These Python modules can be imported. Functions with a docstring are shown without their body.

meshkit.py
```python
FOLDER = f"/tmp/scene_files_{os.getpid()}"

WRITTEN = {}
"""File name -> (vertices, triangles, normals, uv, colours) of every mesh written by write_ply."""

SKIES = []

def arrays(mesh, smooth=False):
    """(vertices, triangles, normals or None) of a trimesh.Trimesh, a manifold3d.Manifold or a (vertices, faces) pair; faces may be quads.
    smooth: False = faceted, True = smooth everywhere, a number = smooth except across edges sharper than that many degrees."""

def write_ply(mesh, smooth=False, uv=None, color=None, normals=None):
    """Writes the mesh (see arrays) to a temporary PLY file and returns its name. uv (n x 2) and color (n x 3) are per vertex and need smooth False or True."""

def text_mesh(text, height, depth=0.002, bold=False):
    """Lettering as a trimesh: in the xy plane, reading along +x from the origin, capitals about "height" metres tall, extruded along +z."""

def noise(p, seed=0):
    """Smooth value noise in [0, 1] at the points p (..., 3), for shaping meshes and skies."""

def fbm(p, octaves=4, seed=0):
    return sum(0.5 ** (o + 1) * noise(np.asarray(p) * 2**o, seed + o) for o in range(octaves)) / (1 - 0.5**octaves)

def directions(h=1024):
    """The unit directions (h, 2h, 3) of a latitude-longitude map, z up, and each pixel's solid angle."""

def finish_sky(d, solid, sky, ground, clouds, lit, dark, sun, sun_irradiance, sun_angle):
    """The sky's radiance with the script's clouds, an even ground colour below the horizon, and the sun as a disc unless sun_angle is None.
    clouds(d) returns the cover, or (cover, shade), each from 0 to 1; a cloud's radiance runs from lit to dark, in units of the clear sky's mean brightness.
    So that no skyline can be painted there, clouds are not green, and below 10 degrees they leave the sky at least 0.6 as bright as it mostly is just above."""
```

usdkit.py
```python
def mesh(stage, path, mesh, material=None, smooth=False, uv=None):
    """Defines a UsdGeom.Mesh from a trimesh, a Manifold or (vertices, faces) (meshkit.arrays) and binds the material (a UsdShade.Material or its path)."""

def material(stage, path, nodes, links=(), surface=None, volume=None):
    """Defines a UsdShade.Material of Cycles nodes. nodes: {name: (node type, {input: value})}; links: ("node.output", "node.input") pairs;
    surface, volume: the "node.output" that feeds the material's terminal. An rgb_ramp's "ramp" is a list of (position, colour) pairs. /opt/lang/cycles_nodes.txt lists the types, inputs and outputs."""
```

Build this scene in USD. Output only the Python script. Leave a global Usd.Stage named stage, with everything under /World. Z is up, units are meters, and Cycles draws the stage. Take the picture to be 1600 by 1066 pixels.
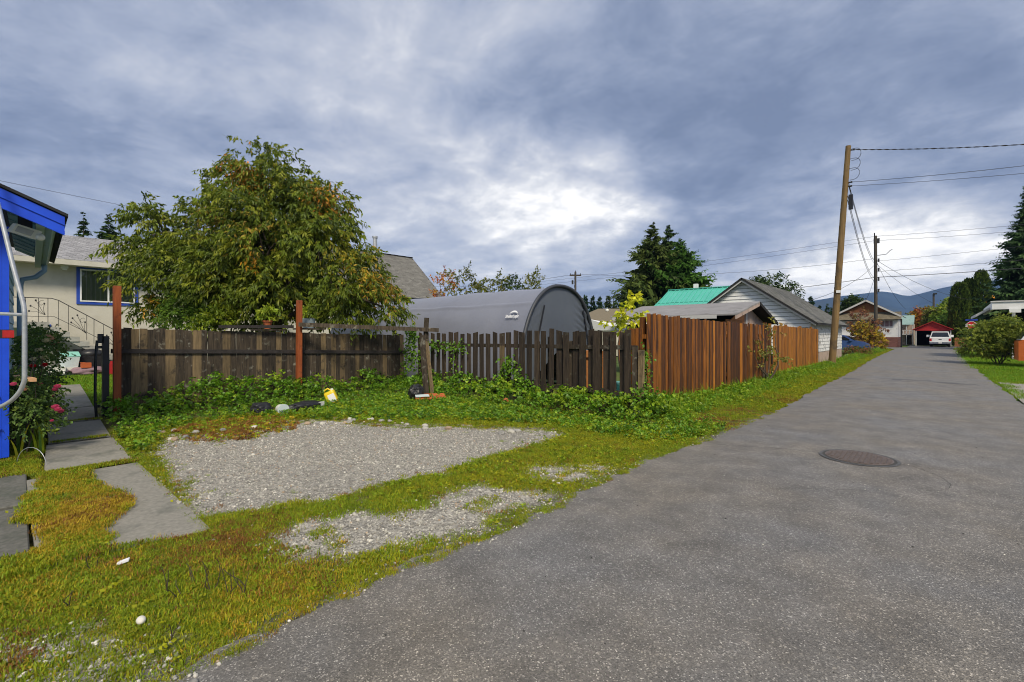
import math, random
import numpy as np
import trimesh, shapely
from shapely.geometry import Polygon, Point
import meshkit, usdkit
from pxr import Usd, UsdGeom, UsdLux, UsdShade, Gf, Sdf, Vt

random.seed(7)
RNG = np.random.default_rng(11)
stage = Usd.Stage.CreateInMemory()
UsdGeom.SetStageUpAxis(stage, UsdGeom.Tokens.z)
UsdGeom.SetStageMetersPerUnit(stage, 1.0)
UsdGeom.Xform.Define(stage, '/World')
UsdGeom.Scope.Define(stage, '/World/Looks')

# ------------------------------------------------------------------ camera, sky, sun, exposure
# the lane runs along +y; the camera stands on it at eye height, looking 42.6 degrees to the left of the lane
YAW = 42.6
cam = UsdGeom.Camera.Define(stage, '/World/camera')
cam.AddTranslateOp().Set(Gf.Vec3d(0, 0, 1.6))
cam.AddRotateXYZOp().Set(Gf.Vec3f(90, 0, YAW))
cam.CreateHorizontalApertureAttr(36.0)
cam.CreateVerticalApertureAttr(24.0)
cam.CreateFocalLengthAttr(16.2)
cam.CreateVerticalApertureOffsetAttr(-11 / 1600 * 36.0)
cam.CreateClippingRangeAttr(Gf.Vec2f(0.05, 20000))
cam.CreateExposureAttr(1.25)

SUN_AZ, SUN_EL = math.radians(130.0), math.radians(44.0)     # azimuth from +y towards +x
SUN_STRENGTH, SUN_ANGLE = 0.4, 14.0
SKY_STRENGTH = 0.063
sun = UsdLux.DistantLight.Define(stage, '/World/sun')
sun.CreateIntensityAttr(SUN_STRENGTH)
sun.CreateAngleAttr(SUN_ANGLE)
sun.CreateNormalizeAttr(True)
sun.CreateColorAttr(Gf.Vec3f(1.0, 0.90, 0.72))
sun.AddRotateZOp().Set(-math.degrees(SUN_AZ))
sun.AddRotateXOp().Set(-(90 - math.degrees(SUN_EL)))


def view_dir(px, py):
    """Direction of the sky seen at a place of the photograph (1600 wide): used for the clouds only."""
    a = math.radians(YAW)
    x, z = (px - 800) / 720, (522 - py) / 720
    v = np.array([-math.sin(a) + x * math.cos(a), math.cos(a) + x * math.sin(a), z])
    return v / np.linalg.norm(v)


CLOUD_BLOBS = [  # bright and dark cloud masses: where, size, flattening, weight
    (880, 300, .20, 1.5, .50), (730, 330, .30, 1.4, .20), (1400, 438, .32, 3.4, .52), (1230, 420, .24, 2.8, .26), (280, 190, .30, 1.4, .14), (560, 60, .40, 1.3, .04), (960, 345, .14, 2.0, .30), (1120, 110, .22, 2.2, .14), (1300, 330, .25, 2.5, .10),
    (1130, 230, .40, 1.8, -.20), (1330, 60, .50, 1.2, -.10), (1560, 180, .45, 1.2, -.08), (760, 225, .22, 1.5, -.10), (60, 60, .40, 1.2, -.16), (1500, 370, .28, 2.4, -.12), (1180, 380, .20, 2.8, -.10),
    (240, 330, .3, 1.6, -.05)]
nodes = {
    'tc': ('texture_coordinate', {}),
    'wn': ('noise_texture', {'scale': 4.0, 'detail': 5.0, 'roughness': 0.6}),
    'wc': ('vector_math', {'math_type': 'subtract', 'vector2': (0.5, 0.5, 0.5)}),
    'ws': ('vector_math', {'math_type': 'scale', 'scale': 0.35}),
    'dir': ('vector_math', {'math_type': 'add'}),
    'sep': ('separate_xyz', {}),
    'zc': ('math', {'math_type': 'maximum', 'value2': 0.0}),
    'zo': ('math', {'math_type': 'add', 'value2': 0.20}),
    'ix': ('math', {'math_type': 'divide'}), 'iy': ('math', {'math_type': 'divide'}),
    'uv': ('combine_xyz', {'z': 4.7}),
    'n1': ('noise_texture', {'scale': 1.25, 'detail': 9.0, 'roughness': 0.56, 'distortion': 0.5}),
    'n2': ('noise_texture', {'scale': 4.5, 'detail': 8.0, 'roughness': 0.6, 'distortion': 0.3}),
    'a1': ('math', {'math_type': 'multiply_add', 'value2': 1.35, 'value3': -0.27}),
    'a2': ('math', {'math_type': 'multiply_add', 'value2': 0.80, 'value3': -0.40}),
    's0': ('math', {'math_type': 'add'}),
    'ramp': ('rgb_ramp', {'ramp': [(0.0, (1.35, 1.72, 2.62)), (0.2, (1.85, 2.25, 3.2)), (0.42, (2.8, 3.18, 4.08)), (0.62, (3.95, 4.2, 4.85)), (0.8, (5.5, 5.6, 5.9)), (1.0, (8.6, 8.4, 8.1))]}),
    'sky': ('sky_texture', {'sky_type': 'single_scattering', 'sun_disc': False, 'sun_elevation': SUN_EL, 'sun_rotation': SUN_AZ}),
    'mix': ('mix_color', {'fac': 0.93}),
    'bg': ('background_shader', {'strength': SKY_STRENGTH}),
}
links = [('tc.generated', 'wn.vector'), ('wn.color', 'wc.vector1'), ('wc.vector', 'ws.vector1'), ('tc.generated', 'dir.vector1'), ('ws.vector', 'dir.vector2'),
         ('tc.generated', 'sep.vector'), ('sep.z', 'zc.value1'), ('zc.value', 'zo.value1'), ('sep.x', 'ix.value1'), ('zo.value', 'ix.value2'), ('sep.y', 'iy.value1'), ('zo.value', 'iy.value2'),
         ('ix.value', 'uv.x'), ('iy.value', 'uv.y'), ('uv.vector', 'n1.vector'), ('uv.vector', 'n2.vector'), ('n1.fac', 'a1.value1'), ('n2.fac', 'a2.value1'), ('a1.value', 's0.value1'), ('a2.value', 's0.value2')]
prev = 's0.value'
for i, (px, py, r, fl, w) in enumerate(CLOUD_BLOBS):
    c = view_dir(px, py)
    nodes[f'm{i}'] = ('vector_math', {'math_type': 'subtract', 'vector2': tuple(c)})
    nodes[f'k{i}'] = ('vector_math', {'math_type': 'multiply', 'vector2': (1, 1, fl)})
    nodes[f'd{i}'] = ('vector_math', {'math_type': 'length'})
    nodes[f'r{i}'] = ('map_range', {'range_type': 'smoothstep', 'from_min': 0.0, 'from_max': r * 1.5, 'to_min': w, 'to_max': 0.0, 'clamp': True})
    nodes[f's{i + 1}'] = ('math', {'math_type': 'add'})
    links += [('dir.vector', f'm{i}.vector1'), (f'm{i}.vector', f'k{i}.vector1'), (f'k{i}.vector', f'd{i}.vector1'), (f'd{i}.value', f'r{i}.value'), (prev, f's{i + 1}.value1'), (f'r{i}.result', f's{i + 1}.value2')]
    prev = f's{i + 1}.value'
links += [(prev, 'ramp.fac'), ('sky.color', 'mix.a'), ('ramp.color', 'mix.b'), ('mix.result', 'bg.color')]
sky_mat = usdkit.material(stage, '/World/Looks/sky', nodes, links, surface='bg.background')
dome = UsdLux.DomeLight.Define(stage, '/World/sky')
UsdShade.MaterialBindingAPI.Apply(dome.GetPrim()).Bind(sky_mat)
dome.GetPrim().SetCustomDataByKey('label', 'heavy broken blue-grey overcast sky with bright gaps low down')
dome.GetPrim().SetCustomDataByKey('kind', 'structure')


# ------------------------------------------------------------------ mesh and scene helpers
def arr(*x): return np.array(x, float)
def unit(v): v = np.asarray(v, float); return v / np.linalg.norm(v)


class MB:
    """Collects shapes into one mesh; tint is a colour per vertex."""
    def __init__(s): s.v, s.f, s.c, s.n = [], [], [], 0

    def add(s, v, f, tint=(1, 1, 1)):
        v = np.asarray(v, float).reshape(-1, 3); f = np.asarray(f, int)
        if f.shape[1] == 4: f = np.vstack([f[:, [0, 1, 2]], f[:, [0, 2, 3]]])
        t = np.asarray(tint, float)
        s.v.append(v); s.f.append(f + s.n); s.c.append(np.broadcast_to(t, v.shape) if t.ndim == 1 else t); s.n += len(v)
        return s

    def hexa(s, p, tint=(1, 1, 1)):                       # 8 corners: bottom ring then top ring, counter-clockwise seen from above
        return s.add(p, [[0, 3, 2, 1], [4, 5, 6, 7], [0, 1, 5, 4], [1, 2, 6, 5], [2, 3, 7, 6], [3, 0, 4, 7]], tint)

    def box(s, lo, hi, tint=(1, 1, 1)):
        (a, b, c), (d, e, f) = lo, hi
        return s.hexa([(a, b, c), (d, b, c), (d, e, c), (a, e, c), (a, b, f), (d, b, f), (d, e, f), (a, e, f)], tint)

    def obox(s, c, u, v, w, tint=(1, 1, 1)):              # centre and three half-edge vectors
        c, u, v, w = map(lambda x: np.asarray(x, float), (c, u, v, w))
        if np.dot(np.cross(u, v), w) < 0: u = -u
        return s.hexa([c - u - v - w, c + u - v - w, c + u + v - w, c - u + v - w, c - u - v + w, c + u - v + w, c + u + v + w, c - u + v + w], tint)

    def beam(s, a, b, w, h, up=(0, 0, 1), tint=(1, 1, 1)):
        a, b = np.asarray(a, float), np.asarray(b, float); d = (b - a) / 2
        side = unit(np.cross(d, up)); top = unit(np.cross(side, d))
        return s.obox((a + b) / 2, d, side * w / 2, top * h / 2, tint)

    def tube(s, pts, r, n=8, cap=True, tint=(1, 1, 1)):
        pts = np.asarray(pts, float); m = len(pts); r = np.broadcast_to(np.asarray(r, float), (m,))
        t = np.gradient(pts, axis=0); t /= np.maximum(np.linalg.norm(t, axis=1, keepdims=True), 1e-9)
        ref = arr(0, 0, 1) if abs(t[:, 2]).mean() < 0.8 else arr(1, 0, 0)
        u = np.cross(t, ref); u /= np.linalg.norm(u, axis=1, keepdims=True); w = np.cross(t, u)
        a = np.linspace(0, 2 * np.pi, n, endpoint=False)
        ring = pts[:, None] + r[:, None, None] * (np.cos(a)[None, :, None] * u[:, None] + np.sin(a)[None, :, None] * w[:, None])
        f = [[i * n + j, i * n + (j + 1) % n, (i + 1) * n + (j + 1) % n, (i + 1) * n + j] for i in range(m - 1) for j in range(n)]
        s.add(ring.reshape(-1, 3), np.array(f)[:, ::-1], tint)
        if cap:
            for k, flip in ((0, 1), (m - 1, -1)):
                s.add(np.vstack([ring[k], pts[k]]), np.array([[j, (j + 1) % n, n] for j in range(n)])[:, ::flip], tint)
        return s

    def prism(s, poly, a, b, axis, tint=(1, 1, 1)):      # outline of a simple polygon in the two other axes, from a to b along axis
        poly = np.asarray(poly, float); n = len(poly)
        tri = trimesh.creation.triangulate_polygon(Polygon(poly), engine='earcut')
        tv, tf = tri
        def lift(p, k):
            o = np.zeros((len(p), 3)); rest = [i for i in range(3) if i != axis]
            o[:, rest[0]], o[:, rest[1]], o[:, axis] = p[:, 0], p[:, 1], k
            return o
        s.add(lift(tv, a), tf, tint); s.add(lift(tv, b), tf[:, ::-1], tint)
        i = np.arange(n); j = (i + 1) % n
        return s.add(np.vstack([lift(poly, a), lift(poly, b)]), np.stack([i, j, j + n, i + n], 1), tint)

    def quad(s, a, b, c, d, tint=(1, 1, 1)): return s.add([a, b, c, d], [[0, 1, 2, 3]], tint)

    def disc(s, c, r, normal, n=16, thick=0.01, tint=(1, 1, 1)):
        c, w = np.asarray(c, float), unit(normal)
        return s.tube([c - w * thick / 2, c + w * thick / 2], r, n, True, tint)

    def ball(s, c, r, sub=2, tint=(1, 1, 1), jitter=0.0, seed=0):
        m = trimesh.creation.icosphere(sub, 1.0); v = np.array(m.vertices)
        if jitter: v = v * (1 + jitter * (meshkit.noise(v * 2.2 + seed * 7.1, seed)[:, None] - .5) * 2)
        return s.add(v * np.asarray(r) + np.asarray(c, float), m.faces, tint)

    def mesh(s): return np.concatenate(s.v), np.concatenate(s.f), np.concatenate(s.c)


USED = {}


def numbered(parent, name):
    k = USED.get((parent, name), 0); USED[(parent, name)] = k + 1
    return f'{parent}/{name}' + (f'_{k:03d}' if k else '')


def write(path, mb, mat, smooth=False, tint=False):
    v, f, c = mb.mesh() if isinstance(mb, MB) else mb
    m = UsdGeom.Mesh.Define(stage, path)
    m.CreatePointsAttr(Vt.Vec3fArray.FromNumpy(np.ascontiguousarray(v, np.float32)))
    m.CreateFaceVertexCountsAttr(Vt.IntArray.FromNumpy(np.full(len(f), 3, np.int32)))
    m.CreateFaceVertexIndicesAttr(Vt.IntArray.FromNumpy(np.ascontiguousarray(f, np.int32).ravel()))
    m.CreateSubdivisionSchemeAttr('none')
    if smooth:
        n = np.zeros_like(v); fn = np.cross(v[f[:, 1]] - v[f[:, 0]], v[f[:, 2]] - v[f[:, 0]])
        for k in range(3): np.add.at(n, f[:, k], fn)
        n /= np.maximum(np.linalg.norm(n, axis=1, keepdims=True), 1e-12)
        m.CreateNormalsAttr(Vt.Vec3fArray.FromNumpy(np.ascontiguousarray(n, np.float32))); m.SetNormalsInterpolation('vertex')
    if tint:
        UsdGeom.PrimvarsAPI(m).CreatePrimvar('tint', Sdf.ValueTypeNames.Color3fArray, 'vertex').Set(Vt.Vec3fArray.FromNumpy(np.ascontiguousarray(c, np.float32)))
    UsdShade.MaterialBindingAPI.Apply(m.GetPrim()).Bind(mat)
    return m.GetPrim()


def tag(p, label=None, cat=None, group=None, kind=None):
    for k, x in (('label', label), ('category', cat), ('group', group), ('kind', kind)):
        if x: p.SetCustomDataByKey(k, x)
    return p


def thing(name, label, cat, group=None, loc=(0, 0, 0), rz=0.0):
    x = UsdGeom.Xform.Define(stage, numbered('/World', name))
    x.AddTranslateOp().Set(Gf.Vec3d(*map(float, loc)))
    x.AddRotateZOp().Set(float(rz))
    tag(x.GetPrim(), label, cat, group)
    return str(x.GetPath())


def struct_group(name, label):
    x = UsdGeom.Xform.Define(stage, numbered('/World', name)); tag(x.GetPrim(), label, None, None, 'structure')
    return str(x.GetPath())


def part(parent, name, mb, mat, smooth=False, tint=False, label=None, kind=None):
    p = write(numbered(parent, name), mb, mat, smooth, tint); tag(p, label, None, None, kind)
    return str(p.GetPath())


def single(name, label, cat, mb, mat, smooth=False, tint=False, group=None, kind=None):
    return tag(write(numbered('/World', name), mb, mat, smooth, tint), label, cat, group, kind)


def copy_of(src, name, label, cat, group, loc, rz=0.0, scale=1.0):
    p = UsdGeom.Xform.Define(stage, numbered('/World', name))
    pr = p.GetPrim(); pr.GetReferences().AddInternalReference(Sdf.Path(src)); pr.SetInstanceable(True)
    p.ClearXformOpOrder()
    for op, val in (('t', Gf.Vec3d(*map(float, loc))), ('r', float(rz)), ('s', Gf.Vec3f(*([scale] * 3 if np.ndim(scale) == 0 else map(float, scale))))):
        if op == 't': p.AddTranslateOp(opSuffix='place').Set(val)
        elif op == 'r': p.AddRotateZOp(opSuffix='place').Set(val)
        else: p.AddScaleOp(opSuffix='place').Set(val)
    tag(pr, label, cat, group)
    return pr


def scatter(name, label, cat, kinds, mats_of, P, R, S, which, kind='stuff', tilt=None, parent='/World'):
    """PointInstancer of prototypes kinds[i] (an MB) with material mats_of[i]."""
    pi = UsdGeom.PointInstancer.Define(stage, numbered(parent, name)); path = str(pi.GetPath())
    targets = []
    for i, (mb, mt) in enumerate(zip(kinds, mats_of)):
        q = f'{path}/piece_{i + 1:03d}'; write(q, mb, mt); targets.append(Sdf.Path(q))
    pi.CreatePrototypesRel().SetTargets(targets)
    n = len(P); half = np.asarray(R) / 2
    q = np.zeros((n, 4)); q[:, 0], q[:, 3] = np.cos(half), np.sin(half)
    if tilt is not None:                                  # small tilt about a random horizontal axis
        a = RNG.uniform(0, 2 * np.pi, n); t = np.asarray(tilt) / 2
        tq = np.stack([np.cos(t), np.sin(t) * np.cos(a), np.sin(t) * np.sin(a), 0 * t], 1)
        w1, x1, y1, z1 = tq.T; w2, x2, y2, z2 = q.T
        q = np.stack([w1*w2-x1*x2-y1*y2-z1*z2, w1*x2+x1*w2+y1*z2-z1*y2, w1*y2-x1*z2+y1*w2+z1*x2, w1*z2+x1*y2-y1*x2+z1*w2], 1)
    pi.CreatePositionsAttr(Vt.Vec3fArray.FromNumpy(np.ascontiguousarray(P, np.float32)))
    pi.CreateOrientationsAttr(Vt.QuathArray([Gf.Quath(float(a), float(b), float(c), float(d)) for a, b, c, d in q]))
    S = np.asarray(S, np.float32); S = np.repeat(S[:, None], 3, 1) if S.ndim == 1 else S
    pi.CreateScalesAttr(Vt.Vec3fArray.FromNumpy(np.ascontiguousarray(S)))
    pi.CreateProtoIndicesAttr(Vt.IntArray.FromNumpy(np.ascontiguousarray(which, np.int32)))
    return tag(pi.GetPrim(), label, cat, None, kind)


# ------------------------------------------------------------------ materials
M = {}


def look(name, c1, c2=None, scale=6.0, stretch=(1, 1, 1), rough=0.7, bump=0.0, bscale=None, detail=6.0, rnd=0.0, metallic=0.0, spec=0.4, sharp=(0.3, 0.7), third=None, bdist=0.02, tint=False, trans=0.0, grain3=False):
    """A principled surface whose colour wanders between c1 and c2 with a noise (stretched like grain), plus fine relief.
    third: (colour, scale, lo, hi): patches of another colour. rnd: brightness differs from object to object. tint: times the mesh's own tint. trans: share of light let through."""
    c2 = c2 or tuple(x * 0.75 for x in c1)
    n = {'g': ('geometry', {}), 'oi': ('object_info', {}), 'ro': ('vector_math', {'math_type': 'scale', 'scale': 37.0}), 'ad': ('vector_math', {'math_type': 'add'}), 'mp': ('mapping', {'scale': stretch}),
         'oc': ('combine_xyz', {}), 'n': ('noise_texture', {'scale': scale, 'detail': detail, 'roughness': 0.62}), 'rm': ('rgb_ramp', {'ramp': [(sharp[0], c1), (sharp[1], c2)]}),
         'p': ('principled_bsdf', {'roughness': rough, 'metallic': metallic, 'specular_ior_level': spec})}
    l = [('oi.random', 'oc.x'), ('oi.random', 'oc.y'), ('oi.random', 'oc.z'), ('oc.vector', 'ro.vector1'), ('g.position', 'ad.vector1'), ('ro.vector', 'ad.vector2'), ('ad.vector', 'mp.vector'), ('mp.vector', 'n.vector'), ('n.fac', 'rm.fac')]
    col = 'rm.color'
    if third:
        n['n3'] = ('noise_texture', {'scale': third[1], 'detail': 5.0, 'roughness': 0.6})
        n['r3'] = ('map_range', {'from_min': third[2], 'from_max': third[3], 'to_min': 0.0, 'to_max': 1.0, 'clamp': True})
        n['x3'] = ('mix_color', {'b': third[0]})
        l += [('mp.vector' if grain3 else 'ad.vector', 'n3.vector'), ('n3.fac', 'r3.value'), ('r3.result', 'x3.fac'), (col, 'x3.a')]; col = 'x3.result'
    if rnd:
        n['rv'] = ('map_range', {'from_min': 0.0, 'from_max': 1.0, 'to_min': 1 - rnd, 'to_max': 1 + rnd})
        n['rx'] = ('vector_math', {'math_type': 'scale'})
        l += [('oi.random', 'rv.value'), (col, 'rx.vector1'), ('rv.result', 'rx.scale')]; col = 'rx.vector'
    if tint:
        n['at'] = ('attribute', {'attribute': 'tint'}); n['tm'] = ('vector_math', {'math_type': 'multiply'})
        l += [('at.color', 'tm.vector1'), (col, 'tm.vector2')]; col = 'tm.vector'
    l.append((col, 'p.base_color'))
    if bump:
        n['bn'] = ('noise_texture', {'scale': bscale or scale * 3, 'detail': 5.0, 'roughness': 0.6}); n['b'] = ('bump', {'strength': bump, 'distance': bdist})
        l += [('mp.vector', 'bn.vector'), ('bn.fac', 'b.height'), ('b.normal', 'p.normal')]
    out = 'p.BSDF'
    if trans:
        n['t'] = ('translucent_bsdf', {}); n['mc'] = ('mix_closure', {'fac': trans})
        l += [(col, 't.color'), ('p.BSDF', 'mc.closure1'), ('t.BSDF', 'mc.closure2')]; out = 'mc.closure'
    M[name] = usdkit.material(stage, f'/World/Looks/{name}', n, l, surface=out)
    return M[name]


def glass(name, tintc=(0.03, 0.04, 0.05), rough=0.03):
    n = {'f': ('fresnel', {'IOR': 1.5}), 'k': ('math', {'math_type': 'multiply_add', 'value2': 0.9, 'value3': 0.08}), 't': ('transparent_bsdf', {'color': (0.62, 0.66, 0.66)}), 'g': ('glossy_bsdf', {'color': (0.9, 0.93, 0.95), 'roughness': rough}), 'm': ('mix_closure', {})}
    M[name] = usdkit.material(stage, f'/World/Looks/{name}', n, [('f.fac', 'k.value1'), ('k.value', 'm.fac'), ('t.BSDF', 'm.closure1'), ('g.BSDF', 'm.closure2')], surface='m.closure')


look('weathered_dark', (0.016, 0.012, 0.009), (0.085, 0.064, 0.042), scale=3.0, stretch=(9, 9, 0.9), rough=0.85, bump=0.5, rnd=0.35, third=((0.20, 0.19, 0.15), 7.0, 0.58, 0.72))
look('weathered_tan', (0.085, 0.062, 0.034), (0.22, 0.155, 0.08), scale=3.0, stretch=(9, 9, 0.9), rough=0.85, bump=0.5, rnd=0.25, third=((0.03, 0.025, 0.02), 5.0, 0.56, 0.7))
look('picket_wood', (0.014, 0.010, 0.008), (0.070, 0.049, 0.031), scale=3.0, stretch=(9, 9, 0.8), rough=0.85, bump=0.6, rnd=0.4, third=((0.11, 0.11, 0.08), 7.0, 0.62, 0.78))
look('rail_wood', (0.02, 0.017, 0.016), (0.05, 0.042, 0.04), scale=3.0, stretch=(4, 4, 6), rough=0.85, bump=0.4, rnd=0.2)
look('red_post', (0.20, 0.045, 0.012), (0.34, 0.085, 0.02), scale=2.5, stretch=(10, 10, 1.0), rough=0.65, bump=0.3, rnd=0.1, third=((0.12, 0.03, 0.012), 6.0, 0.6, 0.72))
look('stained_brown', (0.11, 0.034, 0.005), (0.30, 0.105, 0.012), scale=2.2, stretch=(11, 11, 0.8), rough=0.6, bump=0.35, rnd=0.42, third=((0.035, 0.013, 0.006), 1.6, 0.50, 0.66), grain3=True)
look('stained_dark', (0.035, 0.012, 0.004), (0.12, 0.04, 0.008), scale=2.2, stretch=(11, 11, 0.8), rough=0.6, bump=0.35, rnd=0.3, third=((0.02, 0.009, 0.005), 1.6, 0.50, 0.66), grain3=True)
look('stained_orange', (0.26, 0.085, 0.008), (0.45, 0.17, 0.016), scale=2.2, stretch=(11, 11, 0.8), rough=0.6, bump=0.35, rnd=0.3, third=((0.06, 0.02, 0.007), 1.6, 0.54, 0.70), grain3=True)
look('stained_light', (0.22, 0.080, 0.009), (0.38, 0.155, 0.018), scale=2.2, stretch=(11, 11, 0.8), rough=0.6, bump=0.35, rnd=0.28, third=((0.07, 0.025, 0.009), 1.6, 0.52, 0.70), grain3=True)
look('pole_wood', (0.12, 0.075, 0.03), (0.24, 0.15, 0.055), scale=2.0, stretch=(8, 8, 0.5), rough=0.75, bump=0.5, third=((0.06, 0.045, 0.03), 1.2, 0.55, 0.75))
look('pole_dark', (0.035, 0.03, 0.026), (0.09, 0.075, 0.06), scale=2.0, stretch=(8, 8, 0.5), rough=0.8, bump=0.4)
look('bark', (0.05, 0.04, 0.03), (0.12, 0.095, 0.07), scale=5.0, stretch=(3, 3, 1), rough=0.9, bump=0.8)
look('blue_paint', (0.008, 0.06, 0.62), (0.012, 0.085, 0.75), scale=4.0, rough=0.42, bump=0.08, rnd=0.06, spec=0.5)
look('blue_trim', (0.02, 0.06, 0.36), (0.03, 0.085, 0.45), scale=4.0, rough=0.45, rnd=0.05)
look('pale_blue_siding', (0.28, 0.44, 0.58), (0.34, 0.52, 0.66), scale=5.0, rough=0.55, bump=0.12, rnd=0.05, third=((0.18, 0.30, 0.36), 3.0, 0.6, 0.85))
look('soffit_teal', (0.10, 0.19, 0.19), (0.14, 0.25, 0.24), scale=5.0, rough=0.6, bump=0.1, rnd=0.12)
look('gutter_green', (0.22, 0.34, 0.30), (0.28, 0.40, 0.36), scale=3.0, rough=0.4, rnd=0.05, third=((0.10, 0.13, 0.10), 6.0, 0.58, 0.75))
look('downspout_blue', (0.24, 0.36, 0.46), (0.30, 0.43, 0.52), scale=3.0, rough=0.4)
look('black_felt', (0.018, 0.018, 0.02), (0.03, 0.03, 0.03), rough=0.9, bump=0.3)
look('white_plastic', (0.62, 0.62, 0.56), (0.72, 0.72, 0.66), rough=0.45, third=((0.4, 0.4, 0.34), 8.0, 0.62, 0.8))
look('lamp_face', (0.30, 0.31, 0.30), (0.42, 0.42, 0.40), rough=0.25, spec=0.6)
look('galvanised', (0.42, 0.43, 0.44), (0.58, 0.59, 0.60), scale=14.0, rough=0.42, metallic=0.55, third=((0.22, 0.14, 0.08), 5.0, 0.64, 0.78))
look('red_lens', (0.35, 0.01, 0.01), (0.45, 0.02, 0.015), rough=0.2, spec=0.6)
look('black_plastic', (0.012, 0.012, 0.014), (0.025, 0.025, 0.028), rough=0.4, bump=0.2)
look('stucco', (0.52, 0.49, 0.41), (0.60, 0.57, 0.49), scale=1.2, rough=0.9, bump=0.6, bscale=60.0, bdist=0.01, third=((0.42, 0.40, 0.34), 0.8, 0.55, 0.8))
look('concrete', (0.30, 0.29, 0.26), (0.42, 0.41, 0.37), scale=3.0, rough=0.9, bump=0.4, bscale=40.0, bdist=0.006, third=((0.2, 0.2, 0.17), 1.6, 0.55, 0.75))
look('slab_concrete', (0.19, 0.178, 0.15), (0.29, 0.272, 0.23), scale=26.0, detail=10, rough=0.92, bump=0.5, bscale=90.0, bdist=0.004, rnd=0.1, third=((0.10, 0.105, 0.085), 2.4, 0.5, 0.72))
look('slab_dark', (0.09, 0.087, 0.075), (0.165, 0.158, 0.135), scale=28.0, detail=10, rough=0.92, bump=0.5, bscale=90.0, bdist=0.004, rnd=0.1, third=((0.06, 0.07, 0.05), 2.4, 0.5, 0.72))
look('grey_shingle', (0.30, 0.30, 0.31), (0.38, 0.37, 0.38), scale=18.0, rough=0.95, bump=0.4, tint=True)
look('dark_shingle', (0.15, 0.145, 0.13), (0.21, 0.20, 0.18), scale=18.0, rough=0.95, bump=0.4, tint=True)
look('mossy_shingle', (0.13, 0.13, 0.125), (0.20, 0.195, 0.18), scale=14.0, rough=0.95, bump=0.4, tint=True, third=((0.06, 0.07, 0.045), 2.5, 0.52, 0.68))
look('brown_shingle', (0.15, 0.125, 0.085), (0.20, 0.17, 0.12), scale=18.0, rough=0.95, bump=0.4, tint=True)
look('iron', (0.03, 0.03, 0.032), (0.05, 0.05, 0.05), rough=0.5, metallic=0.3)
look('white_paint', (0.68, 0.68, 0.66), (0.76, 0.76, 0.75), scale=3.0, rough=0.5, rnd=0.04)
look('white_siding', (0.74, 0.74, 0.73), (0.80, 0.80, 0.80), scale=2.0, stretch=(1, 1, 4), rough=0.6, bump=0.08, rnd=0.05, third=((0.42, 0.42, 0.42), 2.6, 0.58, 0.8))
look('flaking_white', (0.60, 0.60, 0.59), (0.70, 0.70, 0.70), scale=2.0, rough=0.7, bump=0.2, rnd=0.05, third=((0.14, 0.13, 0.12), 4.5, 0.56, 0.64))
look('grey_board', (0.46, 0.45, 0.44), (0.54, 0.53, 0.52), scale=3.0, rough=0.6, third=((0.3, 0.29, 0.28), 3.0, 0.58, 0.8))
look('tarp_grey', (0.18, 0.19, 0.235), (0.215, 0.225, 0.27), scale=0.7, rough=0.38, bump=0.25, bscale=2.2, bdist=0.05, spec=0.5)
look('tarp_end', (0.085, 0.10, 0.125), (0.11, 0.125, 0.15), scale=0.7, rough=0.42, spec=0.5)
look('tarp_dark', (0.04, 0.045, 0.055), (0.06, 0.065, 0.075), scale=2, rough=0.5)
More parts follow.
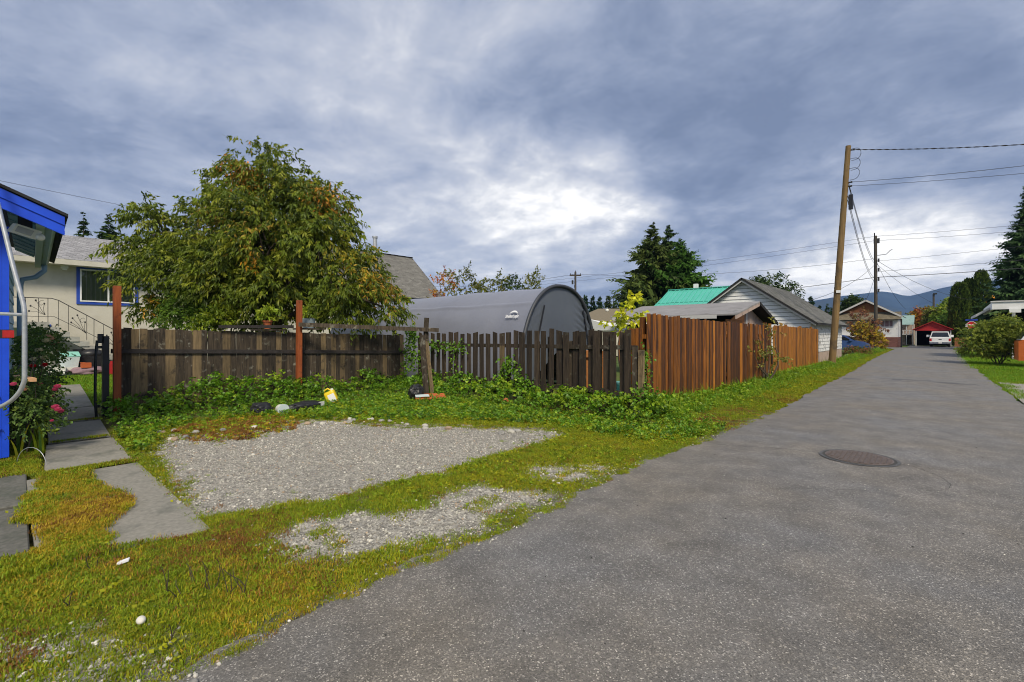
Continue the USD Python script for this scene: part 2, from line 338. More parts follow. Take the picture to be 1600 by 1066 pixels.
look('white_print', (0.75, 0.75, 0.76), (0.8, 0.8, 0.8), rough=0.5)
look('teal_metal', (0.08, 0.42, 0.33), (0.11, 0.50, 0.40), scale=1.2, rough=0.35, rnd=0.06, spec=0.5)
look('roll_roofing', (0.21, 0.20, 0.20), (0.29, 0.28, 0.28), scale=1.6, rough=0.9, bump=0.3, third=((0.12, 0.12, 0.11), 2.0, 0.6, 0.8))
look('raw_wood', (0.42, 0.15, 0.04), (0.55, 0.23, 0.07), scale=2.5, stretch=(3, 3, 8), rough=0.7, rnd=0.2)
look('pinkish_board', (0.36, 0.27, 0.22), (0.46, 0.35, 0.29), scale=2.5, rough=0.8, third=((0.12, 0.10, 0.09), 4.0, 0.56, 0.7))
look('dark_void', (0.012, 0.012, 0.012), (0.02, 0.02, 0.02), rough=0.9)
look('curtain', (0.30, 0.33, 0.20), (0.42, 0.45, 0.30), scale=2.0, stretch=(1, 14, 0.3), rough=0.9)
look('brick_red', (0.20, 0.085, 0.07), (0.26, 0.12, 0.10), scale=6.0, rough=0.85, rnd=0.15)
look('brown_board', (0.20, 0.075, 0.028), (0.28, 0.11, 0.045), scale=3.0, stretch=(6, 6, 1), rough=0.75, rnd=0.15)
look('red_paint', (0.33, 0.012, 0.014), (0.40, 0.02, 0.02), scale=2.0, rough=0.55, rnd=0.08)
look('sign_red', (0.50, 0.012, 0.02), (0.55, 0.015, 0.025), rough=0.4)
look('sign_blue', (0.02, 0.05, 0.30), (0.03, 0.06, 0.36), rough=0.4)
look('car_white', (0.70, 0.71, 0.72), (0.74, 0.75, 0.76), rough=0.22, spec=0.6)
look('car_blue', (0.045, 0.085, 0.22), (0.055, 0.10, 0.26), rough=0.18, spec=0.7)
look('car_orange', (0.42, 0.10, 0.02), (0.5, 0.13, 0.03), rough=0.3)
look('car_glass', (0.01, 0.014, 0.018), (0.02, 0.025, 0.03), rough=0.05, spec=0.8)
look('rubber', (0.012, 0.012, 0.013), (0.02, 0.02, 0.02), rough=0.8)
look('chrome', (0.5, 0.5, 0.52), (0.6, 0.6, 0.62), rough=0.2, metallic=0.9)
look('yellow_plastic', (0.75, 0.55, 0.02), (0.8, 0.6, 0.03), rough=0.4)
look('terracotta', (0.36, 0.10, 0.035), (0.44, 0.13, 0.05), rough=0.7)
look('bucket_grey', (0.24, 0.30, 0.34), (0.30, 0.36, 0.40), rough=0.4)
look('mint_plastic', (0.25, 0.58, 0.48), (0.3, 0.64, 0.54), rough=0.4)
look('pale_plastic', (0.52, 0.60, 0.60), (0.6, 0.68, 0.68), rough=0.4)
look('mauve_cloth', (0.20, 0.13, 0.15), (0.3, 0.2, 0.22), rough=0.9, bump=0.5)
look('orange_board', (0.42, 0.09, 0.025), (0.5, 0.12, 0.035), rough=0.7)
look('peach_plank', (0.70, 0.38, 0.18), (0.8, 0.46, 0.24), rough=0.6)
look('cast_iron', (0.13, 0.105, 0.09), (0.21, 0.165, 0.145), scale=20.0, rough=0.6, metallic=0.4, bump=0.3)
look('tar', (0.045, 0.043, 0.04), (0.07, 0.067, 0.062), rough=0.8, bump=0.3)
look('wire', (0.04, 0.04, 0.045), (0.05, 0.05, 0.055), rough=0.6)
look('stone_a', (0.38, 0.36, 0.31), (0.50, 0.475, 0.41), scale=30.0, rough=0.9, rnd=0.3)
look('stone_b', (0.22, 0.212, 0.195), (0.32, 0.31, 0.285), scale=30.0, rough=0.9, rnd=0.3)
look('stone_c', (0.58, 0.55, 0.48), (0.69, 0.655, 0.58), scale=30.0, rough=0.9, rnd=0.2)
look('stone_d', (0.36, 0.26, 0.17), (0.44, 0.33, 0.23), scale=30.0, rough=0.9, rnd=0.2)
# leaves and grass
look('leaf_tinted', (1.45, 1.35, 1.0), (2.0, 1.75, 1.3), scale=9.0, rough=0.5, tint=True, trans=0.28, spec=0.35)
look('needle_tinted', (1.1, 1.15, 0.95), (1.6, 1.55, 1.2), scale=3.0, rough=0.65, tint=True, trans=0.12, spec=0.25)
look('grass_green', (0.17, 0.245, 0.009), (0.24, 0.32, 0.014), scale=1.5, rough=0.6, rnd=0.35, trans=0.3, spec=0.3)
look('grass_olive', (0.27, 0.285, 0.009), (0.35, 0.35, 0.014), scale=1.5, rough=0.6, rnd=0.35, trans=0.3, spec=0.3)
look('grass_gold', (0.42, 0.29, 0.02), (0.5, 0.35, 0.028), scale=1.5, rough=0.6, rnd=0.3, trans=0.3, spec=0.3)
look('grass_rust', (0.19, 0.085, 0.02), (0.27, 0.125, 0.03), scale=1.5, rough=0.7, rnd=0.35, trans=0.2, spec=0.3)
look('grass_bright', (0.115, 0.27, 0.008), (0.16, 0.34, 0.013), scale=1.5, rough=0.55, rnd=0.3, trans=0.35, spec=0.3)
look('ivy_green', (0.09, 0.21, 0.010), (0.15, 0.30, 0.016), scale=4.0, rough=0.45, rnd=0.35, trans=0.3, spec=0.4)
look('ivy_dark', (0.045, 0.11, 0.010), (0.075, 0.165, 0.015), scale=4.0, rough=0.45, rnd=0.35, trans=0.25, spec=0.4)
look('ivy_lime', (0.22, 0.34, 0.014), (0.30, 0.41, 0.024), scale=4.0, rough=0.45, rnd=0.3, trans=0.35, spec=0.4)
look('dry_stem', (0.04, 0.032, 0.022), (0.075, 0.055, 0.035), rough=0.9)
look('petal_pink', (0.62, 0.05, 0.16), (0.75, 0.16, 0.28), scale=25.0, rough=0.6, trans=0.3)
look('petal_peach', (0.70, 0.38, 0.24), (0.8, 0.52, 0.36), scale=25.0, rough=0.6, trans=0.3)
look('petal_cream', (0.70, 0.62, 0.36), (0.78, 0.70, 0.46), scale=25.0, rough=0.6, trans=0.3)
look('petal_red', (0.55, 0.01, 0.015), (0.65, 0.02, 0.02), scale=25.0, rough=0.6, trans=0.2)
glass('pane')
# terrain, lane and hills
look('lawn_ground', (0.060, 0.10, 0.014), (0.10, 0.15, 0.02), scale=0.6, detail=12, rough=0.95, bump=0.5, bscale=30.0, bdist=0.03, third=((0.11, 0.10, 0.03), 0.25, 0.55, 0.7))
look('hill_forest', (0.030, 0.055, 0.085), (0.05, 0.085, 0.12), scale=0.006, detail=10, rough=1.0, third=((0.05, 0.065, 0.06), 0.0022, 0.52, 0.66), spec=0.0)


def road_look(name, base, warm, chip=1.0, patchy=1.0):
    n = {'g': ('geometry', {}), 'v': ('voronoi_texture', {'scale': 150.0}), 'bw': ('separate_color', {}), 'r': ('rgb_ramp', {'ramp': [(0.0, tuple(x * .55 for x in base)), (0.35, tuple(x * .85 for x in base)), (0.8, base), (0.90, tuple(x * 1.35 for x in base)), (0.97, tuple(min(x * 2.0, .6) for x in base)), (1.0, tuple(min(x * 3.2, .55) for x in base))]}),
         'v2': ('voronoi_texture', {'scale': 85.0}), 'bw2': ('separate_color', {}), 'r2': ('map_range', {'from_min': 0.972, 'from_max': 0.985, 'to_min': 0.0, 'to_max': 0.7 * chip, 'clamp': True}), 'x2': ('mix_color', {'b': (0.50, 0.47, 0.41)}),
         'd2': ('map_range', {'from_min': 0.012, 'from_max': 0.05, 'to_min': 0.0, 'to_max': 0.0}),
         'n': ('noise_texture', {'scale': 0.55, 'detail': 7.0, 'roughness': 0.6}), 'nr': ('map_range', {'from_min': 0.36, 'from_max': 0.66, 'to_min': 0.0, 'to_max': 1.0, 'clamp': True}), 'xm': ('mix_color', {'a': (1.0, 1.0, 1.02), 'b': warm}),
         'n4': ('noise_texture', {'scale': 2.7, 'detail': 8.0, 'roughness': 0.65}), 'm4': ('map_range', {'from_min': 0.3, 'from_max': 0.7, 'to_min': 1 - .22 * patchy, 'to_max': 1 + .22 * patchy}), 's4': ('vector_math', {'math_type': 'scale'}),
         'mul': ('vector_math', {'math_type': 'multiply'}), 'p': ('principled_bsdf', {'roughness': 0.66, 'specular_ior_level': 0.45}), 'b': ('bump', {'strength': 0.55, 'distance': 0.006})}
    l = [('g.position', 'v.vector'), ('v.color', 'bw.color'), ('bw.r', 'r.fac'), ('g.position', 'v2.vector'), ('v2.color', 'bw2.color'), ('bw2.g', 'r2.value'), ('r2.result', 'x2.fac'), ('r.color', 'x2.a'),
         ('g.position', 'n.vector'), ('n.fac', 'nr.value'), ('nr.result', 'xm.fac'), ('x2.result', 'mul.vector1'), ('xm.result', 'mul.vector2'), ('g.position', 'n4.vector'), ('n4.fac', 'm4.value'), ('mul.vector', 's4.vector1'), ('m4.result', 's4.scale'),
         ('s4.vector', 'p.base_color'), ('v.distance', 'b.height'), ('b.normal', 'p.normal')]
    del n['d2']
    M[name] = usdkit.material(stage, f'/World/Looks/{name}', n, l, surface='p.BSDF')


road_look('asphalt', (0.166, 0.161, 0.152), (1.10, 1.0, 0.86), .45, 1.2)
road_look('asphalt_patch', (0.10, 0.10, 0.10), (1.0, 1.0, 1.0), 0.4)
road_look('gravel_base', (0.29, 0.272, 0.235), (1.06, 1.0, 0.9), 1.0, 0.7)
# the soil of the verge: gravel, moss, bare earth by the mesh's own tint
n = {'g': ('geometry', {}), 'at': ('attribute', {'attribute': 'tint'}), 'v': ('voronoi_texture', {'scale': 62.0}), 'sc': ('separate_color', {}), 'mr': ('map_range', {'from_min': 0.0, 'from_max': 1.0, 'to_min': 0.55, 'to_max': 1.45}),
     's': ('vector_math', {'math_type': 'scale'}), 'nn': ('noise_texture', {'scale': 14.0, 'detail': 8.0}), 'm2': ('map_range', {'from_min': 0.25, 'from_max': 0.75, 'to_min': 0.65, 'to_max': 1.35}), 's2': ('vector_math', {'math_type': 'scale'}), 'b': ('bump', {'strength': 0.7, 'distance': 0.012}), 'p': ('principled_bsdf', {'roughness': 0.95, 'specular_ior_level': 0.2})}
M['verge_soil'] = usdkit.material(stage, '/World/Looks/verge_soil', n, [('g.position', 'v.vector'), ('v.color', 'sc.color'), ('sc.r', 'mr.value'), ('at.color', 's.vector1'), ('mr.result', 's.scale'), ('g.position', 'nn.vector'), ('nn.fac', 'm2.value'), ('s.vector', 's2.vector1'), ('m2.result', 's2.scale'), ('s2.vector', 'p.base_color'), ('v.distance', 'b.height'), ('b.normal', 'p.normal')], surface='p.BSDF')


# ------------------------------------------------------------------ the ground
def fbm2(x, y, s, seed=0, oct=4): return meshkit.fbm(np.stack([np.asarray(x) * s, np.asarray(y) * s, np.zeros_like(np.asarray(x, float)) + seed * 3.3], -1), oct, seed)


def inside(poly, x, y, wob=0.0, s=2.5, seed=1):
    if wob: x, y = x + wob * (fbm2(x, y, s, seed) - .5) * 2, y + wob * (fbm2(x, y, s, seed + 5) - .5) * 2
    return shapely.contains_xy(poly, x, y)


LANE_LEFT = [(-2.7, -8), (-2.62, -1), (-2.60, .48), (-2.62, .87), (-2.68, 1.24), (-2.66, 1.39), (-2.69, 1.77), (-2.6, 2.53), (-2.58, 3.1), (-2.66, 3.7), (-2.67, 4.21), (-2.70, 5.6), (-2.54, 7), (-2.49, 8.7), (-2.42, 11), (-2.6, 17.7), (-2.55, 20), (-2.6, 24), (-2.9, 35), (-3.1, 47.6), (-3.15, 62), (-3.8, 66)]
LANE_RIGHT = [(1.9, 66), (1.58, 61.6), (1.35, 37.6), (1.38, 28), (1.40, 20), (1.48, 15.6), (1.5, 8), (1.6, -8)]


def lane_left(y):
    p = np.array(LANE_LEFT); return np.interp(y, p[:, 1], p[:, 0])


PAD = Polygon([(-8.92, 1.58), (-8.05, 1.32), (-6.51, 1.14), (-4.67, 1.02), (-4.46, 1.53), (-4.22, 2.07), (-4.27, 2.65), (-4.08, 3.27), (-4.22, 4.11), (-4.18, 4.95), (-4.21, 5.91), (-4.73, 6.09), (-5.66, 5.51), (-6.28, 5.17), (-6.63, 4.62), (-7.59, 4.2), (-8.34, 4.1), (-8.6, 3.27), (-8.14, 2.95), (-7.89, 2.17), (-8.66, 1.94)])
GRAV2 = Polygon([(-3.9, 1.41), (-3.99, 1.67), (-3.79, 2.1), (-3.48, 2.43), (-3.59, 2.96), (-3.59, 3.35), (-3.21, 3.49), (-2.81, 3.72), (-2.65, 3.67), (-2.68, 3.17), (-2.91, 2.76), (-2.57, 2.72), (-2.78, 2.29), (-2.93, 1.82), (-3.12, 1.44), (-3.46, 1.32)])
GRAV3 = Polygon([(-3.61, 3.93), (-3.39, 4.48), (-3.09, 4.87), (-2.78, 4.79), (-2.84, 4.1), (-3.27, 3.86)])
GRAV4 = Polygon([(-4.2, -0.9), (-3.68, -0.04), (-3.63, 0.1), (-3.23, 0.30), (-2.85, 0.5), (-2.62, 0.6), (-2.55, -0.9)])
SLABS = Polygon([(-4.42, .50), (-4.30, 1.06), (-7.2, 1.06), (-12, 1.2), (-20, 1.45), (-20, .6), (-12, .42), (-9.6, .32), (-7.9, .18), (-7.25, .22), (-7.1, .58), (-6.5, .6), (-5.9, .74), (-5.3, .73), (-4.9, .5)])
DARKSLAB = Polygon([(-7.5, -1.2), (-7.5, .2), (-6.7, .18), (-5.7, .05), (-5.3, .2), (-4.75, .12), (-4.7, -1.2)])
VEG = Polygon([(-12.2, 1.1), (-8.58, 0.95), (-7.3, 1.14), (-9.03, 1.6), (-9.7, 2.22), (-9.4, 3.12), (-8.3, 3.95), (-7.7, 4.26), (-6.5, 5.36), (-5.04, 6.25), (-3.97, 6.26), (-3.2, 6.3), (-2.62, 6.98), (-2.6, 9), (-4.4, 9), (-4.3, 8.1), (-12.2, 8.1)])


PATHZ = Polygon([(-4.4, -1.4), (-4.35, 1.05), (-7.2, 1.02), (-13.4, 1.16), (-20, 1.4), (-20, .55), (-13.4, .44), (-9.6, .3), (-7.5, .2), (-7.8, -1.4)])


def veg_height(x, y):
    """How high the creepers stand: tall against the fences, low towards the gravel."""
    d = np.minimum(np.maximum(x + 11.65, 0), np.where(x < -3.6, np.maximum(7.95 - y, 0), 9))
    h = .10 + .27 * np.exp(-(d / .5) ** 2) * (0.45 + 1.1 * fbm2(x, y, 1.5, 3))
    for cx, cy, r, a in ((-11.3, 2.9, .55, .42), (-11.3, 4.2, .45, .45), (-11.2, 3.5, .3, .25), (-11.2, 5.3, .4, .28), (-11.2, 6.6, .5, .30), (-10.2, 7.6, .5, .28), (-8.9, 7.7, .5, .2), (-7.2, 7.7, .45, .35), (-5.2, 7.6, .5, .22), (-4.0, 7.7, .35, .2), (-10.9, 1.9, .4, .12)):
        h = h + a * .9 * np.exp(-((x - cx) ** 2 + (y - cy) ** 2) / (r * r))
    return h


def ground_z(x, y):
    x, y = np.asarray(x, float), np.asarray(y, float)
    near = np.clip((-2.62 - x) / .5, 0, 1)
    z = near * (.03 * (fbm2(x, y, 1.1, 2) - .5) + .028 * np.clip((-2.62 - x) / 1.2, 0, 1))
    z = z - .03 * inside(PAD, x, y, .05)
    z = z - .07 * inside(PATHZ, x, y)
    return z


# one sheet to the horizon
g = MB(); k = np.concatenate([[0], np.geomspace(6, 6000, 40)]); a = np.linspace(0, 2 * np.pi, 73)[:-1]
gv = np.array([[r * math.cos(t), r * math.sin(t), -.06] for r in k[1:] for t in a]); n0 = len(a)
gf = [[i * n0 + j, (i + 1) * n0 + j, (i + 1) * n0 + (j + 1) % n0, i * n0 + (j + 1) % n0] for i in range(len(k) - 2) for j in range(n0)]
g.add(gv, gf); c0 = np.vstack([gv[:n0], [[0, 0, -.06]]]); g.add(c0, [[j, (j + 1) % n0, n0] for j in range(n0)])
tag(write('/World/ground', g, M['lawn_ground']), 'grassy flat ground of the yards around the lane', None, None, 'structure')

# the verge and parking pad, fine enough for bumps and for the moss to have an edge
gx, gy = np.meshgrid(np.arange(-13.4, -2.30, .045), np.arange(-4.0, 10.6, .045), indexing='ij')
gz = ground_z(gx, gy)
is_pad = inside(PAD, gx, gy, .14, 3.0) | inside(GRAV2, gx, gy, .16, 4.0) | inside(GRAV3, gx, gy, .16, 4.0) | inside(GRAV4, gx, gy, .2, 4.0)
gz = gz + .010 * (fbm2(gx, gy, 18, 9, 2) - .5) * np.clip((-2.62 - gx) / .3, 0, 1)
moss = np.clip(fbm2(gx, gy, 2.2, 4) * 2.2 - .55, 0, 1)[..., None]
tint = arr(.10, .082, .036) * (1 - moss) + arr(.13, .145, .016) * moss
soft = np.mean([inside(PAD, gx + a, gy + b, .14, 3.0) | inside(GRAV2, gx + a, gy + b, .16, 4.0) | inside(GRAV3, gx + a, gy + b, .16, 4.0) | inside(GRAV4, gx + a, gy + b, .2, 4.0) for a, b in RNG.normal(0, .09, (10, 2))], 0)[..., None]
tint = tint * (1 - soft) + arr(.29, .272, .235) * soft
edge = np.clip((gx - lane_left(gy) + .28) / .25, 0, 1)[..., None]
tint = tint * (1 - edge) + arr(.12, .115, .10) * edge
m_, n_ = gx.shape; idx = np.arange(m_ * n_).reshape(m_, n_)
q = np.stack([idx[:-1, :-1], idx[1:, :-1], idx[1:, 1:], idx[:-1, 1:]], -1).reshape(-1, 4)
g = MB().add(np.stack([gx, gy, gz], -1).reshape(-1, 3), q, tint.reshape(-1, 3))
tag(write('/World/verge', g, M['verge_soil'], True, True), 'mossy earth and gravel verge with a gravel parking pad beside the lane', None, None, 'structure')

# the lane: a sheet with a ragged edge, slightly crowned
def ragged(pts, step, amp, seed):
    p = np.array(pts); d = np.concatenate([[0], np.cumsum(np.linalg.norm(np.diff(p, axis=0), axis=1))]); t = np.arange(0, d[-1], step)
    o = np.stack([np.interp(t, d, p[:, 0]), np.interp(t, d, p[:, 1])], 1)
    o[:, 0] += amp * (meshkit.fbm(np.stack([t * 3.1, t * 0, t * 0 + seed], 1), 4, seed) - .5) * 2
    return o


ys = np.concatenate([np.arange(-8, 26, .05), np.arange(26, 66.01, .25)])
left = np.interp(ys, *np.array(LANE_LEFT)[:, ::-1].T) + .10 * (meshkit.fbm(np.stack([ys * 2.6, ys * 0, ys * 0 + 3], 1), 5, 3) - .5) * 2
pr = np.array(LANE_RIGHT)[::-1]; right = np.interp(ys, pr[:, 1], pr[:, 0]) + .10 * (meshkit.fbm(np.stack([ys * 1.2, ys * 0, ys * 0 + 8], 1), 4, 8) - .5) * 2
u = np.linspace(0, 1, 13); lv = []
for j, t in enumerate(u): lv.append(np.stack([left + (right - left) * t, ys, ys * 0 + .008 + .045 * (1 - (2 * t - 1) ** 2)], 1))
lv = np.stack(lv, 1); m_, n_ = len(ys), len(u); idx = np.arange(m_ * n_).reshape(m_, n_)
q = np.stack([idx[:-1, :-1], idx[:-1, 1:], idx[1:, 1:], idx[1:, :-1]], -1).reshape(-1, 4)
tag(write('/World/lane', MB().add(lv.reshape(-1, 3), q), M['asphalt'], True), 'worn grey asphalt back lane running away to a cross street', None, None, 'structure')


def lane_z(x, y):
    t = np.clip((x + 2.6) / 4.1, 0, 1); return .008 + .045 * (1 - (2 * t - 1) ** 2)


tag(write('/World/cross_street', MB().box((-80, 66, -.2), (80, 73.5, .004)), M['asphalt']), 'asphalt street crossing the far end of the lane', None, None, 'structure')
tag(write('/World/driveway', MB().box((-2.6, 73.5, -.2), (2.4, 86, .012)), M['asphalt_patch']), 'short driveway under the white pickup', None, None, 'structure')
tag(write('/World/sandy_drive', MB().quad((1.5, 14, -.02), (5, 14, -.02), (5, 20.6, -.02), (1.55, 22.6, -.02)), M['gravel_base']), 'pale sandy driveway apron on the right of the lane', None, None, 'structure')
# darker mended strips and cracks in the asphalt
def on_lane(poly, dz=.004): return [(x, y, float(lane_z(x, y)) + dz) for x, y in poly]
for poly in ([(-2.42, 19.7), (-.85, 20.0), (-.80, 20.75), (-2.43, 20.4)], [(-.30, 20.2), (.36, 19.8), (1.0, 20.15), (.4, 20.3)], [(-.8, 20.3), (-.1, 20.45), (-.1, 20.6), (-.8, 20.6)]):
    pts = on_lane(poly); tag(write(numbered('/World', 'road_patch'), MB().quad(*pts), M['asphalt_patch']), 'darker mended strip in the asphalt', None, None, 'structure')


def crack(pts, w, seed):
    p = ragged(pts, .03, .0, 1); r = np.random.default_rng(seed); p = p + np.cumsum(r.normal(0, .005, p.shape), 0) * .8
    t = np.gradient(p, axis=0); nrm = np.stack([-t[:, 1], t[:, 0]], 1); nrm /= np.linalg.norm(nrm, axis=1, keepdims=True)
    ww = w * .55 * np.clip(.2 + 1.1 * meshkit.noise(np.column_stack([p * 9, p[:, 0] * 0]), 4), .05, 1.3)[:, None]
    z = lane_z(p[:, 0], p[:, 1]) + .004
    v = np.vstack([np.column_stack([p - nrm * ww, z]), np.column_stack([p + nrm * ww, z])]); i = np.arange(len(p) - 1)
    return MB().add(v, np.stack([i, i + 1, i + 1 + len(p), i + len(p)], 1)[:, ::-1])


for i, (pts, w) in enumerate((([(-2.3, 6.82), (-1.84, 6.96), (-1.4, 7.08), (-1.08, 7.16)], .012), ([(-.36, 7.22), (-.16, 7.08), (-.02, 6.92), (.07, 6.75), (.11, 6.55), (.10, 6.38), (.03, 6.24), (-.08, 6.12)], .006), ([(.09, 6.6), (.5, 6.5), (.9, 6.7)], .005), ([(-1.2, 5.2), (-.5, 5.72)], .004), ([(-2.2, 11.5), (-1.2, 11.9), (-.2, 11.6)], .004))):
    tag(write(numbered('/World', 'road_crack'), crack(pts, w, i), M['tar']), 'thin dark crack in the asphalt', None, None, 'structure')

# the concrete path of separate slabs
path = struct_group('concrete_path', 'grey concrete path of separate slabs along the blue building')
def slab(c, mt, z0=-.12, z1=.028):
    p = Polygon(c).buffer(.01); pts = np.array(Polygon(c).exterior.coords)[:-1]
    pts = pts + RNG.normal(0, .006, pts.shape); inn = pts + (pts.mean(0) - pts) * .012
    n = len(pts); dz = RNG.normal(0, .006)
    v = np.vstack([np.column_stack([pts, np.full(n, z0)]), np.column_stack([pts, np.full(n, z1 - .01 + dz)]), np.column_stack([inn, np.full(n, z1 + dz)])])
    i = np.arange(n); j = (i + 1) % n; mb = MB()
    mb.add(v, np.vstack([np.stack([i, j, j + n, i + n], 1), np.stack([i + n, j + n, j + 2 * n, i + 2 * n], 1)]))
    tv, tf = trimesh.creation.triangulate_polygon(Polygon(inn), engine='earcut'); mb.add(np.column_stack([tv, np.full(len(tv), z1 + dz)]), tf)
    part(path, 'slab', mb, M[mt])
slab([(-7.18, .12), (-7.20, 1.06), (-4.28, 1.10), (-4.45, .30), (-4.60, .12)], 'slab_concrete')
slab([(-9.28, .34), (-9.26, 1.05), (-7.32, 1.06), (-7.34, .25)], 'slab_concrete')
slab([(-11.30, .42), (-11.28, 1.12), (-9.36, 1.05), (-9.38, .36)], 'slab_concrete')
slab([(-13.5, .50), (-13.45, 1.22), (-11.38, 1.12), (-11.40, .44)], 'slab_concrete')
slab([(-16.2, .58), (-16.1, 1.32), (-13.58, 1.22), (-13.6, .52)], 'slab_concrete')
slab([(-19.6, .68), (-19.6, 1.45), (-16.2, 1.33), (-16.3, .6)], 'slab_concrete')
slab([(-7.7, -1.4), (-7.6, .12), (-6.2, .10), (-6.15, -1.4)], 'slab_dark')
slab([(-6.05, -1.4), (-6.1, .10), (-4.7, .08), (-4.66, -1.4)], 'slab_dark')
# broken kerb stones between the pad and the verge
for i, (a, b, w) in enumerate((((-4.32, 1.45), (-4.10, 2.02), .13), ((-4.03, 2.9), (-3.86, 3.42), .11), ((-3.92, 3.6), (-3.80, 4.08), .10), ((-4.34, 1.14), (-4.33, 1.36), .1))):
    mb = MB(); a3, b3 = arr(*a, .0), arr(*b, .01); mb.beam(a3 - arr(0, 0, .012), b3 - arr(0, 0, .016), w, .06)
    v, f, c = mb.mesh(); tm = trimesh.Trimesh(v, f).subdivide().subdivide(); vv = tm.vertices + (meshkit.noise(tm.vertices * 14, 3)[:, None] - .5) * arr(.05, .05, .02)
    tag(write(numbered('/World', 'kerb_stone'), MB().add(vv, tm.faces), M['slab_concrete'], True), 'broken length of old concrete kerb between pad and moss', None, None, 'structure')

# hills: a long ridge beyond the town, built at its distance
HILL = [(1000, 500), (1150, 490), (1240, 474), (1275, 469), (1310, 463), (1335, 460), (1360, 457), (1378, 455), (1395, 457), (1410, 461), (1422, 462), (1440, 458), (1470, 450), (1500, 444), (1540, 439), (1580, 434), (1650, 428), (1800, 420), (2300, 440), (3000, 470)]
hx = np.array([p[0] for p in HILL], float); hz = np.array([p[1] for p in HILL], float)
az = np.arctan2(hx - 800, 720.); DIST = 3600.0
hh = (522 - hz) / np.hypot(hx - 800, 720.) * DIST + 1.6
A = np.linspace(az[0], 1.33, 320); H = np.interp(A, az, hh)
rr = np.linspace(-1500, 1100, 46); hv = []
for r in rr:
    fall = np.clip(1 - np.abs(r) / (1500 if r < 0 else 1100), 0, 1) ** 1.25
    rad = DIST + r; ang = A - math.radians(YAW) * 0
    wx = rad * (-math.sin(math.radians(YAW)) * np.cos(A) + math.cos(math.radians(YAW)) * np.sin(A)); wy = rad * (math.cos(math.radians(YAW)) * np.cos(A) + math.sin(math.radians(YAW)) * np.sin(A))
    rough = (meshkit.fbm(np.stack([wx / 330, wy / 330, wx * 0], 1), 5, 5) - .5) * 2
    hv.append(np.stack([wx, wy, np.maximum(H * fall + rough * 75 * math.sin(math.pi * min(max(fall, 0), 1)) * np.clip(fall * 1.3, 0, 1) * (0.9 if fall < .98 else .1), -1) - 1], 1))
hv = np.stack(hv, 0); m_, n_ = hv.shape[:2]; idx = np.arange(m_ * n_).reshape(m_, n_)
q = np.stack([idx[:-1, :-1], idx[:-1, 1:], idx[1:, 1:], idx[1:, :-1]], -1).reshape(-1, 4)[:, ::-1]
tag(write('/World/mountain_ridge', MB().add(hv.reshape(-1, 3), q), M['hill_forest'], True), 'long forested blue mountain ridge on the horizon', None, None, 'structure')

# the air between: far things fade to blue
haze_mat = usdkit.material(stage, '/World/Looks/haze', {'v': ('principled_volume', {'color': (0.36, 0.55, 1.0), 'density': 0.00011, 'anisotropy': 0.2})}, [], volume='v.volume')
tag(write('/World/haze', MB().box((-6500, -6500, -3.2), (6500, 6500, float(hv[..., 2].max()) + 8)), haze_mat), 'pale blue air between the camera and the hills', 'haze', None, 'stuff')


# ------------------------------------------------------------------ builders for buildings
def shingle_roof(eave_a, eave_b, up, L, mt, parent, name='shingles', tab=.30, row=.14, base=True, seed=1, thick=.012):
    """Courses of tabs from the eave line a-b up the slope (a vector); plus a deck under them."""
    r = np.random.default_rng(seed); a, b, up = arr(*eave_a), arr(*eave_b), unit(up); W = np.linalg.norm(b - a); u = (b - a) / W
    n = unit(np.cross(u, up)); n = n if n[2] > 0 else -n
    nr, nt = int(L / row), int(W / tab); I, J = np.meshgrid(np.arange(nr), np.arange(nt + 1), indexing='ij'); I, J = I.ravel(), J.ravel()
    s0 = np.clip((J - (I % 2) * .5 - .13 * (I % 3)) * tab, 0, W); s1 = np.clip(s0 + tab - .008, 0, W); k = s1 - s0 > .02; I, s0, s1 = I[k], s0[k], s1[k]
    t0 = I * row + r.normal(0, .004, len(I)); t1 = I * row + row + .01
    lift = thick + r.random(len(I)) * .006
    P = lambda s, t, h: a + s[:, None] * u + t[:, None] * up + np.broadcast_to(np.asarray(h, float), s.shape)[:, None] * n
    v = np.stack([P(s0, t0, 0), P(s1, t0, 0), P(s0, t0, lift), P(s1, t0, lift), P(s0, t1, .002), P(s1, t1, .002)], 1)
    f = np.array([[0, 1, 3, 2], [2, 3, 5, 4]]); F = (np.arange(len(v))[:, None, None] * 6 + f[None]).reshape(-1, 4)
    tone = np.repeat(.80 + .4 * r.random(len(v)), 6)[:, None] * np.ones(3)
    part(parent, name, MB().add(v.reshape(-1, 3), F, tone), M[mt], tint=True, kind='stuff')
    if base: part(parent, 'roof_deck', MB().obox(a + u * W / 2 + up * L / 2 - n * .05, u * W / 2, up * L / 2, n * .045), M['black_felt'])


def lap(parent, a, b, z, h, out, mt, name='siding_board', t=.018):
    """One lap siding board from a to b (xy), bottom at z, tilted out at its foot."""
    a, b, o = arr(*a, 0), arr(*b, 0), arr(*out, 0); U = arr(0, 0, 1)
    p = [a + U * z, b + U * z, b + U * z + o * t, a + U * z + o * t, a + U * (z + h), b + U * (z + h), b + U * (z + h) + o * .004, a + U * (z + h) + o * .004]
    part(parent, name, MB().hexa(p), M[mt])


def frame_rect(mb, axis, k, y0, y1, z0, z1, w, d):
    """Four bars round a rectangle in the plane x = k (axis 0) or y = k (axis 1), depth d towards +axis for d > 0."""
    lo, hi = min(k, k + d), max(k, k + d)
    def bx(ya, yb, za, zb):
        if axis == 0: mb.box((lo, ya, za), (hi, yb, zb))
        else: mb.box((ya, lo, za), (yb, hi, zb))
    bx(y0, y1, z0, z0 + w); bx(y0, y1, z1 - w, z1); bx(y0, y0 + w, z0 + w, z1 - w); bx(y1 - w, y1, z0 + w, z1 - w)
    return mb


